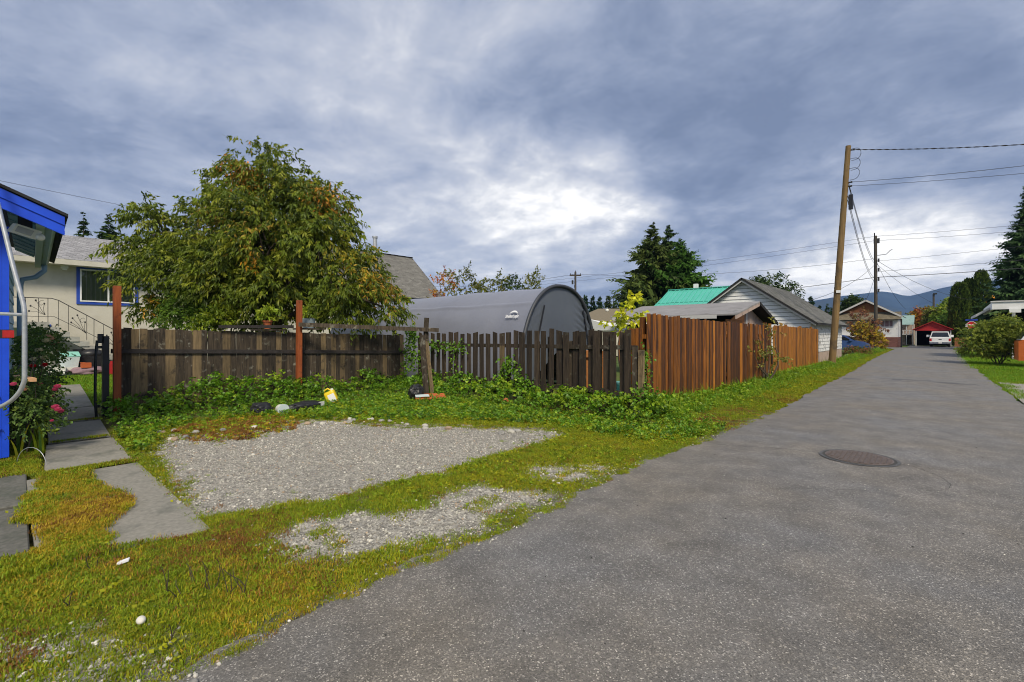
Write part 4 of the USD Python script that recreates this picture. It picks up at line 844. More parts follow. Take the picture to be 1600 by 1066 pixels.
# ------------------------------------------------------------------ white gabled garage
gr = thing('white_garage', 'white lap-sided gabled garage beyond the brown fence', 'garage')
PKX, PKZ, EX, EZ, GY, GY2 = -7.92, 4.72, 3.36, 2.30, 27.75, 38.4
sl_ = (PKZ - EZ) / EX
part(gr, 'wall', MB().prism([(PKX - 3.18, 0), (PKX + 3.18, 0), (PKX + 3.18, EZ), (PKX, PKZ - .12), (PKX - 3.18, EZ)], GY + .03, GY2, 1), M['black_felt'])
for k_ in range(20):
    z0 = .55 + k_ * .2; hw0 = min(3.17, max((PKZ - .14 - z0) / sl_, 0)); hw1 = min(3.17, max((PKZ - .14 - z0 - .215) / sl_, 0))
    if hw0 < .1: break
    part(gr, 'siding_board', MB().hexa([(PKX - hw0, GY - .022, z0), (PKX + hw0, GY - .022, z0), (PKX + hw0, GY + .028, z0), (PKX - hw0, GY + .028, z0), (PKX - hw1, GY + .012, z0 + .178), (PKX + hw1, GY + .012, z0 + .178), (PKX + hw1, GY + .029, z0 + .178), (PKX - hw1, GY + .029, z0 + .178)]), M['white_siding'])
xw = PKX + 3.18
for k_ in range(9): lap(gr, (xw + .002, GY + .05), (xw + .002, GY2), .62 + k_ * .19, .2, (1, 0), 'flaking_white', t=.035)
part(gr, 'foundation', MB().box((xw - .1, GY + .04, 0), (xw + .012, GY2, .62)), M['pinkish_board'])
part(gr, 'corner_board', MB().box((xw - .06, GY - .012, .05), (xw + .03, GY + .048, EZ)), M['white_paint'])
for s_ in (-1, 1):
    part(gr, 'barge_board', MB().prism([(PKX, PKZ - .02), (PKX + s_ * (EX + .12), EZ - .02 - .12 * sl_), (PKX + s_ * (EX + .12), EZ - .2 - .12 * sl_), (PKX, PKZ - .22)], GY - .34, GY - .30, 1), M['grey_board'])
    shingle_roof((PKX + s_ * (EX + .18), GY - .38, EZ - .18 * sl_), (PKX + s_ * (EX + .18), GY2 + .3, EZ - .18 * sl_), (-s_ * EX, 0, PKZ - EZ), math.hypot(EX + .18, (EX + .18) * sl_), 'mossy_shingle', gr, seed=9 + s_)
    part(gr, 'eave_soffit', MB().box(*sorted(((PKX + s_ * 3.19, GY - .30, EZ - .14), (PKX + s_ * (EX + .1), GY2 + .2, EZ - .10)), key=lambda t: t[0])), M['black_felt'])
part(gr, 'eave_gutter', MB().box((PKX + EX + .12, GY - .3, EZ - .24), (PKX + EX + .22, GY2 + .4, EZ - .15)), M['iron'])

# ------------------------------------------------------------------ house with the turquoise metal roof
th = thing('turquoise_roof_house', 'house with turquoise ribbed metal roof behind the white garage', 'house')
part(th, 'wall', MB().box((-15.6, 33.4, 0), (-10.6, 40, 3.3)), M['stucco'])
part(th, 'roof_sheet', MB().quad((-16.2, 32.9, 3.25), (-10.3, 32.9, 3.25), (-10.3, 36, 5.10), (-15.85, 36, 5.10)), M['teal_metal'])
part(th, 'rear_roof_sheet', MB().quad((-15.85, 36.01, 5.10), (-10.3, 36.01, 5.10), (-10.3, 40.5, 2.9), (-16.2, 40.5, 2.9)), M['teal_metal'])
for k_ in range(16):
    xa = -16.0 + k_ * .36; part(th, 'roof_rib', MB().beam((xa, 32.88, 3.27), (max(xa, -15.82) if k_ < 2 else xa, 35.98, 5.12), .05, .05), M['teal_metal'])
part(th, 'ridge_cap', MB().beam((-15.9, 36, 5.14), (-10.3, 36, 5.14), .26, .05), M['teal_metal'])
part(th, 'seam', MB().beam((-16.1, 34.1, 3.99), (-10.3, 34.1, 3.99), .06, .03), M['teal_metal'])
part(th, 'vent_pipe', MB().tube([(-10.9, 33.8, 3.7), (-10.9, 33.8, 4.15)], .06, 8).tube([(-10.9, 33.8, 4.16), (-10.9, 33.8, 4.22)], .10, 8), M['white_paint'])
part(th, 'vent_cap', MB().box((-14.1, 36.5, 5.0), (-13.8, 36.8, 5.55)), M['white_paint'])

# ------------------------------------------------------------------ brown hip-roofed house behind the shelter
hb = thing('hip_roof_house', 'low house with brown hipped roof right of the shelter', 'house', loc=(-18.3, 31.5, 0), rz=42)
part(hb, 'wall', MB().box((-3.4, -2.2, 0), (3.4, 2.2, 2.35)), M['stucco'])
A_, B_, C_, D_ = (-3.9, -2.7, 2.35), (3.9, -2.7, 2.35), (3.9, 2.7, 2.35), (-3.9, 2.7, 2.35); R0, R1 = (-1.2, 0, 3.55), (1.2, 0, 3.55)
part(hb, 'roof', MB().add([A_, B_, C_, D_, R0, R1], [[0, 1, 5], [0, 5, 4], [1, 2, 5], [2, 3, 4], [2, 4, 5], [3, 0, 4]], (1, 1, 1)), M['brown_shingle'], tint=True)
part(hb, 'fascia', frame_rect(MB(), 1, 0, -1, 1, 0, 1, .1, .1) if False else MB().box((-3.9, -2.74, 2.22), (3.9, -2.70, 2.36)), M['white_paint'])
part(hb, 'roof_vent', MB().ball((-.6, -.5, 3.40), .14, 1), M['white_plastic'])
thing1('timber_lintel', 'orange-brown timber beam between the hipped house and the tall brown fence', 'beam', MB().beam((-12.9, 22.6, 2.55), (-10.6, 24.6, 2.56), .12, .22).beam((-12.8, 22.7, 0), (-12.8, 22.7, 2.44), .12, .12, (1, 0, 0)), 'brown_board')

# ------------------------------------------------------------------ utility poles and wires
p1 = thing('utility_pole', 'tall leaning brown utility pole at the lane edge by the garage', 'utility pole')
B1, T1 = arr(-4.0, 29.0, -.2), arr(-3.32, 29.25, 11.30)
def on_pole(z): return B1 + (T1 - B1) * ((z - B1[2]) / (T1[2] - B1[2]))
part(p1, 'shaft', MB().tube([B1, on_pole(3), on_pole(7), T1], [.165, .155, .14, .12], 14), M['pole_wood'], True)
part(p1, 'pole_tag', MB().box((on_pole(3.8)[0] - .03, 28.90 + .0, 3.72), (on_pole(3.8)[0] + .16, 28.96, 3.86)), M['white_paint'])
part(p1, 'bracket', MB().box((-3.30, 29.12, 8.0), (-3.12, 29.26, 8.75)), M['black_plastic'])
for z_ in (11.05, 9.4, 9.2):
    q_ = on_pole(z_); part(p1, 'insulator', MB().tube([q_ + arr(.1, 0, 0), q_ + arr(.22, 0, .0)], .035, 8).ball(q_ + arr(.25, 0, 0), .05, 1), M['iron'])
for z_, k_ in ((11.1, 0), (10.6, 1), (10.1, 2)):
    q_ = on_pole(z_); t_ = np.linspace(0, 1, 10); part(p1, 'jumper', MB().tube(q_ + np.column_stack([.12 + .42 * np.sin(t_ * 3.1), t_ * 0, -.55 * t_ + .12 * np.sin(t_ * 6)]), .012, 4), M['wire'])
p2 = thing('utility_pole', 'dark utility pole where the lane meets the cross street', 'utility pole')
part(p2, 'shaft', MB().tube([(-4.65, 62, 0), (-4.7, 62, 12.0)], [.17, .13], 12), M['pole_dark'], True)
part(p2, 'pin', MB().box((-4.85, 61.9, 11.2), (-4.35, 62.1, 11.7)).box((-4.82, 61.95, 11.702), (-4.74, 62.05, 12.3)), M['iron'])
part(p2, 'bracket', MB().tube([(-4.6, 62, 9.9), (-3.8, 62, 9.95), (-3.5, 62, 10.3), (-3.3, 62, 10.4)], .03, 6), M['iron'])
for z_ in (6.0, 7.2, 8.2, 9.2): part(p2, 'hardware', MB().box((-4.5, 61.8, z_), (-4.36, 62.0, z_ + .35)), M['iron'])
p3 = thing('utility_pole', 'distant pole with a crossarm above the round-topped shelter', 'utility pole', loc=(-34.54, 49.75, 0), rz=42)
part(p3, 'shaft', MB().tube([(0, 0, 0), (0, 0, 9.7)], [.17, .13], 10), M['pole_dark'], True)
part(p3, 'crossarm', MB().box((-.75, -.06, 9.15), (.75, .06, 9.3)), M['pole_dark'])
for s_ in (-.65, .0, .65): part(p3, 'insulator', MB().tube([(s_, 0, 9.302), (s_, 0, 9.5 + .35 * (s_ == 0))], .05, 6), M['iron'])
part(p3, 'transformer', MB().tube([(-.35, .1, 8.1), (-.35, .1, 8.6)], .12, 8), M['iron'])
p4 = thing('utility_pole', 'small faraway pole top beyond the red carport', 'utility pole', loc=(-.3, 125, 0))
part(p4, 'shaft', MB().tube([(0, 0, 0), (0, 0, 9.6)], [.2, .16], 8), M['pole_dark'], True); part(p4, 'lamp_head', MB().box((-.1, -.4, 9.5), (.5, .3, 9.75)), M['iron'])


def wire(label, a, b, sag, r=.012, group=None, n=24, twist=0):
    a, b = arr(*a), arr(*b); t = np.linspace(0, 1, n); p = a + (b - a) * t[:, None]; p[:, 2] -= sag * 4 * t * (1 - t)
    mb = MB().tube(p, r, 5)
    if twist:
        t = np.linspace(0, 1, 220); p = a + (b - a) * t[:, None]; p[:, 2] -= sag * 4 * t * (1 - t)
        for k in range(2): mb.tube(p + np.column_stack([t * 0, .018 * np.cos(t * twist + k * math.pi), .018 * np.sin(t * twist + k * math.pi)]), r, 4)
    single('overhead_wire', label, 'wire', mb, M['wire'], True, group=group)


wire('twisted cable from the top of the leaning pole to the right', on_pole(11.05) + arr(.25, 0, 0), (10.5, 29.5, 8.75), .35, .010, twist=150)
wire('thick wire from the middle of the leaning pole to the right', on_pole(9.4) + arr(.25, 0, 0), (10.5, 29.2, 8.5), .25, .012)
wire('thin wire just under the thick one right of the leaning pole', on_pole(9.2) + arr(.25, 0, 0), (10.5, 29.2, 7.9), .2, .010)
for k_, (z0, x1, z1) in enumerate(((9.35, -4.5, 9.0), (9.25, -4.55, 8.8), (8.7, -4.8, 7.6), (8.5, -4.75, 7.2))):
    wire(('topmost slack wire between the two lane poles', 'second slack wire down between the two lane poles', 'third slack wire down between the two lane poles', 'lowest slack wire between the two lane poles')[k_], on_pole(z0) + arr(.14, 0, 0), (x1, 61.95, z1), .9, .014, 'slack wires between the lane poles')
for k_, (z0, s_) in enumerate(((11.95, .5), (11.5, .6))):
    wire(('upper high street wire left of the dark pole', 'lower high street wire left of the dark pole')[k_], (-62, 60, z0 - 1.5), (-4.7, 62, z0), s_, .014, 'high wires left of the street pole'); wire(('upper high street wire right of the dark pole', 'lower high street wire right of the dark pole')[k_], (-4.7, 62, z0), (24, 63, z0 + .2), s_, .014, 'high wires right of the street pole')
wire('heavy cable low along the cross street left of the pole', (-40, 61, 6.6), (-4.7, 62, 7.6), .7, .03); wire('heavy cable low along the cross street right of the pole', (-4.7, 62, 7.6), (25, 63, 8.6), .4, .03)
wire('second street cable above the heavy one', (-4.7, 62, 8.2), (25, 63, 9.4), .3, .016); wire('upper street cable below the bracket', (-4.7, 62, 9.3), (25, 64, 11.0), .3, .014)
wire('service wire from street pole down to the brown gable', (-4.7, 62, 7.9), (-6.3, 71.5, 5.9), .2, .016)
wire('service wire from street pole to the green roofed house', (-4.6, 62, 9.2), (-3.2, 88, 5.2), .6, .016)
wire('long slack wire from street pole towards the tall cedars', (-4.6, 62, 9.4), (3.4, 84, 6.0), .7, .018); wire('lower slack wire from street pole towards the cedars', (-4.6, 62, 9.0), (1.5, 80, 4.5), .6, .014)
wire('service wire from street pole back to the white garage', (-4.7, 62, 9.0), (-6.6, 38.6, 4.0), .5, .016)
wire('faint wire over the left house to the crossarm pole', (-60, 44, 9.2), (-34.5, 49.7, 9.4), .6, .02); wire('faint wire from the crossarm pole to the right', (-34.5, 49.7, 9.4), (-4.7, 62, 9.6), .8, .016)
wire('single wire across the sky over the blue eave', (-20, -6, 6.45), (-20, 10, 5.6), .1, .006)

# ------------------------------------------------------------------ far end of the lane
fh = thing('brown_gable_house', 'white house with brown boarded gable and brick base at lane end', 'house')
part(fh, 'brick_base', MB().box((-9.0, 72.0, 0), (-3.3, 80, 1.22)), M['brick_red'])
for k_ in range(8):
    for j in range(9):
        part(fh, 'brick_block', MB().box((-5.0 + (j + .5 * (k_ % 2) - .5) * .2, 71.975, .03 + k_ * .15), (-5.0 + (j + .5 * (k_ % 2) + .44) * .2, 71.998, .165 + k_ * .15)), M['brick_red'])
part(fh, 'wall', MB().box((-9.0, 72.02, 1.222), (-3.32, 80, 3.6)), M['white_siding'])
pa, pb = (-9.35, 71.2, 3.35), (-3.0, 71.2, 3.35)
shingle_roof(pa, pb, (0, .9, .95), 1.3, 'brown_shingle', fh, seed=21, name='skirt_roof')
part(fh, 'gable', MB().prism([(-9.1, 4.2), (-3.5, 4.15), (-6.35, 5.55)], 72.1, 72.2, 1), M['brown_board'])
for k_ in range(9):
    xa = -8.0 + k_ * .36; part(fh, 'gable_board', MB().box((xa, 72.05, 4.3), (xa + .34, 72.095, min(5.4, 5.45 - abs(xa + .17 + 6.35) * .47))), M['brown_board'])
for s_, xe, ze in ((-1, -9.5, 4.02), (1, -2.9, 3.62)):
    part(fh, 'barge_board', MB().beam((-6.35, 71.55, 5.74), (xe, 71.55, ze), .12, .2), M['grey_board'])
    part(fh, 'roof_slope', MB().prism([(-6.35, 5.80), (xe, ze + .06), (xe, ze + .14), (-6.35, 5.88)], 71.5, 80.5, 1), M['black_felt'])
for x0, x1, z0, z1, mt in ((-8.47, -7.03, 2.3, 3.22, 'mint_plastic'), (-4.96, -3.75, 2.42, 3.30, 'mauve_cloth')):
    w_ = part(fh, 'window', frame_rect(MB(), 1, 72.0, x0, x1, z0, z1, .07, -.05), M['white_paint']); part(w_, 'blind', MB().box((x0 + .07, 72.0, z0 + .07), (x1 - .07, 72.015, z1 - .07)), M['curtain'] if x0 < -8 else M['mauve_cloth'])
    for xm in np.linspace(x0, x1, 4)[1:3]: part(w_, 'glazing_bar', MB().box((xm - .02, 71.96, z0 + .07), (xm + .02, 72.0, z1 - .07)), M['white_paint'])
part(fh, 'door', MB().box((-6.2, 71.97, 1.25), (-5.35, 72.015, 3.25)), M['dark_void'])
part(fh, 'porch_rail', MB().box((-5.1, 71.6, 2.2), (-3.5, 71.65, 2.26)).box((-5.1, 71.6, 1.4), (-3.5, 71.65, 1.44)), M['white_paint'])
part(fh, 'corner_post', MB().box((-3.1, 71.9, 0), (-2.95, 72.05, 3.4)), M['black_felt'])
gh = thing('green_roof_house', 'small house with pale green roof and balcony behind carport', 'house')
part(gh, 'wall', MB().box((-3.9, 90, 0), (-2.4, 96, 3.1)), M['pinkish_board']); part(gh, 'roof', MB().quad((-4.1, 88, 2.95), (-2.3, 88, 2.95), (-2.3, 91, 4.4), (-4.1, 91, 4.4)), M['gutter_green'])
part(gh, 'balcony', MB().box((-3.9, 88.2, 1.5), (-2.4, 89.9, 1.62)), M['white_paint']); part(gh, 'balcony_rail', MB().box((-3.9, 88.2, 2.1), (-2.4, 88.25, 2.16)), M['white_paint'])
for k_ in range(5): part(gh, 'balcony_post', MB().box((-3.88 + k_ * .35, 88.2, 0 if k_ % 2 == 0 else 1.62), (-3.80 + k_ * .35, 88.28, 2.95 if k_ % 2 == 0 else 2.1)), M['white_paint'])
part(gh, 'dark_opening', MB().box((-3.3, 89.95, .1), (-2.6, 89.99, 1.4)), M['dark_void'])
cp = thing('red_carport', 'red gabled carport behind the white pickup', 'carport')
part(cp, 'gable', MB().prism([(-2.05, 2.2), (1.45, 2.15), (-.32, 3.12)], 82.0, 82.06, 1), M['red_paint'])
for s_, xe in ((-1, -2.3), (1, 1.7)): part(cp, 'roof_slope', MB().prism([(-.32, 3.2), (xe, 2.12), (xe, 2.2), (-.32, 3.28)], 81.6, 88, 1), M['red_paint'])
part(cp, 'lintel', MB().box((-2.05, 81.97, 2.04), (1.45, 82.07, 2.2)), M['red_paint'])
for xp in (-2.0, 1.35): part(cp, 'post', MB().box((xp, 81.98, 0), (xp + .12, 82.1, 2.04)), M['grey_board'])
part(cp, 'back_wall', MB().box((-2.0, 87.5, 0), (1.4, 87.7, 2.6)), M['dark_void']); part(cp, 'side_wall', MB().box((-2.0, 82.2, 0), (-1.94, 87.5, 2.1)), M['dark_void']); part(cp, 'side_wall', MB().box((1.36, 82.2, 0), (1.42, 87.5, 2.1)), M['dark_void'])
ff = thing('far_fence', 'low brown fence right of the red carport', 'fence')
for k_ in range(9): part(ff, 'board', MB().box((1.75 + k_ * .14, 80, 0), (1.88 + k_ * .14, 80.03, 1.1 + .05 * (k_ % 2))), M['brown_board'])

# white pickup seen from behind
pk = thing('pickup_truck', 'white pickup with canopy parked before the red carport', 'pickup', loc=(.40, 77.0, 0))
part(pk, 'body', MB().prism([(0, .55), (5.4, .55), (5.4, 1.02), (3.9, 1.12), (0, 1.12)], -.97, .97, 0), M['car_white'])
part(pk, 'canopy', MB().hexa([(-.95, .04, 1.122), (.95, .04, 1.122), (.95, 3.9, 1.122), (-.95, 3.9, 1.122), (-.74, .22, 1.90), (.74, .22, 1.90), (.74, 3.5, 1.90), (-.74, 3.5, 1.90)]), M['car_white'])
part(pk, 'rear_window', MB().hexa([(-.80, .03, 1.27), (.80, .03, 1.27), (.80, .09, 1.27), (-.80, .09, 1.27), (-.66, .135, 1.80), (.66, .135, 1.80), (.66, .18, 1.80), (-.66, .18, 1.80)]), M['car_glass'])
part(pk, 'tailgate', MB().box((-.72, -.02, .62), (.72, .0, 1.10)), M['car_white']); part(pk, 'handle', MB().box((-.14, -.035, .90), (.14, -.02, .98)), M['black_plastic'])
for s_ in (-1, 1):
    part(pk, 'tail_light', MB().box(*sorted(((s_ * .76, -.02, .72), (s_ * .95, .02, 1.05)))), M['red_lens'])
    part(pk, 'mirror', MB().box(*sorted(((s_ * .99, 3.6, 1.2), (s_ * 1.28, 3.75, 1.48)))), M['car_white'])
    for yy_ in (1.1, 4.5):
        w_ = part(pk, 'wheel', MB().tube([(s_ * .68, yy_, .38), (s_ * .94, yy_, .38)], .38, 18), M['rubber']); part(w_, 'rim', MB().tube([(s_ * .94, yy_, .38), (s_ * .95, yy_, .38)], .22, 12), M['chrome'])
bm = part(pk, 'bumper', MB().box((-.97, -.16, .42), (.97, -.02, .60)), M['chrome']); part(bm, 'number_plate', MB().box((-.16, -.17, .45), (.16, -.162, .58)), M['white_print'])
part(pk, 'underside', MB().box((-.6, .2, .3), (.6, 5.0, .55)), M['dark_void'])

# blue car nosing out from behind the garage
sc_ = thing('parked_car', 'blue sedan nosing out from behind the white garage', 'car', loc=(-4.0, 47.0, 0))
prof = [(-4.4, .35), (-4.45, .85), (-4.2, 1.0), (-3.6, 1.05), (-2.9, 1.50), (-2.2, 1.56), (-1.55, 1.46), (-.95, 1.06), (-.35, .93), (-.04, .74), (.02, .45), (-.08, .28), (-4.3, .26)]
bev = MB(); pz = np.array(prof)
for y0, y1, sx in ((0, .12, .97), (.12, 1.66, 1.0), (1.66, 1.78, .97)):
    bev.prism([(-2.2 + (a + 2.2) * sx, b * (1 if sx == 1 else .985)) for a, b in prof], y0, y1, 1)
part(sc_, 'body', bev, M['car_blue'])
part(sc_, 'side_window', MB().prism([(-2.05, 1.08), (-1.1, 1.05), (-1.6, 1.38), (-2.05, 1.45)], -.012, .0, 1), M['car_glass']); part(sc_, 'side_window', MB().prism([(-3.4, 1.10), (-2.13, 1.08), (-2.13, 1.46), (-2.85, 1.43)], -.012, .0, 1), M['car_glass'])
part(sc_, 'windscreen', MB().quad((-1.5, .14, 1.465), (-.93, .10, 1.075), (-.93, 1.68, 1.075), (-1.5, 1.64, 1.465)), M['car_glass'])
for xw_ in (-.85, -3.55):
    w_ = part(sc_, 'wheel', MB().tube([(xw_, -.02, .31), (xw_, .2, .31)], .31, 18), M['rubber']); part(w_, 'rim', MB().tube([(xw_, -.03, .31), (xw_, -.02, .31)], .2, 10), M['chrome'])
part(sc_, 'headlight', MB().box((-.2, -.01, .62), (.03, .2, .74)), M['chrome'])
part(sc_, 'mirror', MB().box((-1.25, -.16, 1.02), (-1.08, -.02, 1.14)), M['car_blue'])

# stop sign with street blades
ss = thing('stop_sign', 'red octagonal stop sign on black post before the cedars', 'stop sign', loc=(2.52, 62.0, 0))
part(ss, 'post', MB().tube([(0, .05, 0), (0, .05, 3.1)], .05, 8), M['iron'])
oc = [(.36 * math.cos(math.radians(22.5 + 45 * k)), 2.42 + .36 * math.sin(math.radians(22.5 + 45 * k))) for k in range(8)]
pl_ = part(ss, 'plate', MB().prism([(x_ * 1.09, 2.42 + (z_ - 2.42) * 1.09) for x_, z_ in oc], -.010, .0, 1), M['white_print']); part(pl_, 'red_face', MB().prism(oc, -.016, -.0105, 1), M['sign_red'])
def flat_text(text, h, bold=True):
    tm = meshkit.text_mesh(text, h, .004, bold); v = np.array(tm.vertices); v[:, 0] -= (v[:, 0].max() + v[:, 0].min()) / 2; return v, np.array(tm.faces)
v, f = flat_text('STOP', .24); part(pl_, 'lettering', MB().add(np.column_stack([v[:, 0], -.0165 - v[:, 2], 2.30 + v[:, 1]]), f), M['white_print'])
part(ss, 'street_blade', MB().box((-.42, -.01, 2.86), (.42, .01, 3.02)), M['sign_blue']); part(ss, 'street_blade', MB().box((-.01, -.42, 3.03), (.01, .42, 3.17)), M['sign_blue'])

# right edge: carport with pale fascia, camper van
rc = thing('flat_carport', 'carport with broad white fascia at the right edge', 'carport')
part(rc, 'fascia', MB().box((2.62, 42.0, 3.15), (9, 42.12, 3.60)), M['white_paint']); part(rc, 'fascia', MB().prism([(42.12, 3.15), (42.12, 3.6), (49, 3.45), (49, 3.0)], 2.62, 2.74, 0), M['white_paint'])
part(rc, 'fascia_trim', MB().box((2.56, 41.93, 3.602), (9, 42.2, 3.68)), M['grey_board']); part(rc, 'roof', MB().box((2.75, 42.13, 3.4), (9, 49, 3.5)), M['black_felt'])
part(rc, 'lower_eave', MB().prism([(1.95, 2.72), (2.6, 3.2), (2.6, 3.34), (1.95, 2.88)], 43.2, 49, 1), M['grey_board'])
part(rc, 'beam_end', MB().box((3.35, 41.86, 2.92), (3.85, 41.98, 3.146)), M['white_paint']); part(rc, 'back_wall', MB().box((3.2, 47, 0), (9, 47.2, 3.1)), M['dark_void'])
for xp in (3.5, 7.5): part(rc, 'post', MB().box((xp, 42.2, 0), (xp + .14, 42.34, 3.14)), M['white_paint'])
vn = thing('camper_van', 'white over orange camper van at the far right edge', 'camper van', loc=(2.86, 32.0, 0))
part(vn, 'lower_body', MB().prism([(0, .35), (0, 1.25), (.15, 1.32), (4.2, 1.32), (4.2, .35)], 0, 1.8, 1), M['car_orange']); part(vn, 'upper_body', MB().prism([(.08, 1.322), (.45, 1.98), (4.2, 2.05), (4.2, 1.322)], .08, 1.72, 1), M['car_white'])
part(vn, 'windscreen', MB().quad((.07, .2, 1.37), (.41, .2, 1.94), (.41, 1.6, 1.94), (.07, 1.6, 1.37)), M['car_glass']); part(vn, 'side_window', MB().prism([(.5, 1.42), (.65, 1.85), (1.6, 1.87), (1.6, 1.42)], .068, .079, 1), M['car_glass'])
for xw_ in (.75, 3.4): w_ = part(vn, 'wheel', MB().tube([(xw_, -.02, .33), (xw_, .2, .33)], .33, 16), M['rubber']); part(w_, 'rim', MB().tube([(xw_, -.03, .33), (xw_, -.02, .33)], .19, 10), M['chrome'])

# ------------------------------------------------------------------ manhole cover
mc = thing('manhole_cover', 'rusty round manhole cover set in the lane', 'manhole cover', loc=(-.71, 7.16, float(lane_z(-.71, 7.16)) + .0))
t = np.linspace(0, 2 * np.pi, 49)[:-1]
def ring_mesh(r0, r1, z): 
    v = np.vstack([np.column_stack([r0 * np.cos(t), r0 * np.sin(t), t * 0 + z]), np.column_stack([r1 * np.cos(t), r1 * np.sin(t), t * 0 + z])]); i = np.arange(48); j = (i + 1) % 48
    return MB().add(v, np.stack([i, i + 48, j + 48, j], 1))
part(mc, 'surround', ring_mesh(.375, .41, .006), M['asphalt_patch']); part(mc, 'frame_ring', MB().tube([(0, 0, -.03), (0, 0, .008)], .375, 48), M['tar']); part(mc, 'lid', MB().tube([(0, 0, -.02), (0, 0, .012)], .345, 40), M['cast_iron'])
lug = MB()
for a_ in np.arange(-.3, .301, .05):
    for b_ in np.arange(-.3, .301, .05):
        if math.hypot(a_, b_) < .32: lug.box((a_ - .017, b_ - .017, .0121), (a_ + .017, b_ + .017, .022))
part(mc, 'studs', lug, M['cast_iron'], kind='stuff')

# ------------------------------------------------------------------ foliage builders
def rot_to(d):
    """Two unit vectors square to each direction."""
    ref = np.where(np.abs(d[:, 2:3]) > .9, arr(1, 0, 0), arr(0, 0, 1)); u = np.cross(d, ref); u /= np.linalg.norm(u, axis=1, keepdims=True)
    return u, np.cross(d, u)


def leaves(P, D, L, W, tint, r, fold=.25, droop=.0):
    """One folded leaf of two triangles at each P along D."""
    n = len(P); D = D / np.linalg.norm(D, axis=1, keepdims=True); u, w = rot_to(D); a = r.uniform(0, 2 * np.pi, n)[:, None]
    side = np.cos(a) * u + np.sin(a) * w; up = np.cross(side, D); L = np.broadcast_to(L, n)[:, None]; W = np.broadcast_to(W, n)[:, None]
    mid = P + D * L * .45
    v = np.stack([P, mid + side * W / 2 + up * W * fold, P + D * L + arr(0, 0, -1) * L * droop, mid - side * W / 2 + up * W * fold], 1)
    f = np.array([[0, 1, 2], [0, 2, 3]]); F = (np.arange(n)[:, None, None] * 4 + f[None]).reshape(-1, 3)
    return v.reshape(-1, 3), F, np.repeat(np.broadcast_to(tint, (n, 3)), 4, 0)


def ball_dirs(n, r): d = r.normal(size=(n, 3)); return d / np.linalg.norm(d, axis=1, keepdims=True)


def palette(n, cols, weights, r, spread=.25):
    c = np.array(cols)[r.choice(len(cols), n, p=np.array(weights) / sum(weights))]; return c * (1 + r.uniform(-spread, spread, (n, 1)))


def lobed_crown(lobes, n_twigs, leaf, r, pal, hot=(), twig=(.3, .6), per=12, hang=.9, inner=.45, open_=0.0):
    """Twigs on a set of lobes (centre, radii); each twig droops and carries leaves. hot: (centre, radius, colour) patches of turned leaves."""
    C = np.array([l[0] for l in lobes], float); R = np.array([np.broadcast_to(l[1], 3) for l in lobes], float)
    area = R.prod(1) ** (2 / 3); k = r.choice(len(C), n_twigs, p=area / area.sum()); d = ball_dirs(n_twigs, r); d[:, 2] = np.where(d[:, 2] < -.55, -d[:, 2], d[:, 2])
    rad = inner + (1 - inner) * r.random(n_twigs) ** .6
    wob = .68 + .70 * meshkit.noise(C[k] * .7 + d * 2.1, 3)
    S = C[k] + d * R[k] * (rad * wob)[:, None]
    if open_: keep = meshkit.noise(S * 1.7, 8) > open_; S, d, k = S[keep], d[keep], k[keep]
    n = len(S); ln = r.uniform(*twig, n); out = d.copy(); out[:, 2] = out[:, 2] * .5 + .15; out += r.normal(0, .35, out.shape); out /= np.linalg.norm(out, axis=1, keepdims=True)
    t = np.linspace(.1, 1, per)[None, :, None]
    P = S[:, None] + out[:, None] * ln[:, None, None] * t + arr(0, 0, -1) * ln[:, None, None] * hang * .55 * t ** 2
    Pn = n * per; P = P.reshape(Pn, 3) + r.normal(0, .015, (Pn, 3))
    D = np.repeat(out, per, 0) * .6 + ball_dirs(Pn, r) * .75 + arr(0, 0, -hang)
    base = palette(n, *pal, r, .12); T = np.repeat(base, per, 0) * (1 + r.uniform(-.28, .28, (Pn, 1)))
    for c, rr_, col in hot:
        q_ = np.exp(-(((P - arr(*c)) / rr_) ** 2).sum(1)); pick = r.random(Pn) < q_ * .62; T[pick] = arr(*col) * (1 + r.uniform(-.3, .3, (pick.sum(), 1)))
    return leaves(P, D, leaf[0] * r.uniform(.75, 1.25, Pn), leaf[1] * r.uniform(.8, 1.2, Pn), T, r, .22, .12)


def limb(mb, a, b, r0, r1, r, sag=.0, n=7, wob=.06):
    t = np.linspace(0, 1, n)[:, None]; p = arr(*a) + (arr(*b) - arr(*a)) * t; L = np.linalg.norm(arr(*b) - arr(*a)); p = p + np.sin(t * math.pi) * r.normal(0, wob * L, 3) + np.sin(t * 2 * math.pi) * r.normal(0, wob * L * .5, 3); p[:, 2] += sag * np.sin(t[:, 0] * math.pi)
    mb.tube(p, np.linspace(r0, r1, n), 7); return p


GREEN = ([(.060, .096, .010), (.090, .132, .012), (.140, .172, .018), (.034, .058, .010)], [4, 4, 2.8, 2.0])

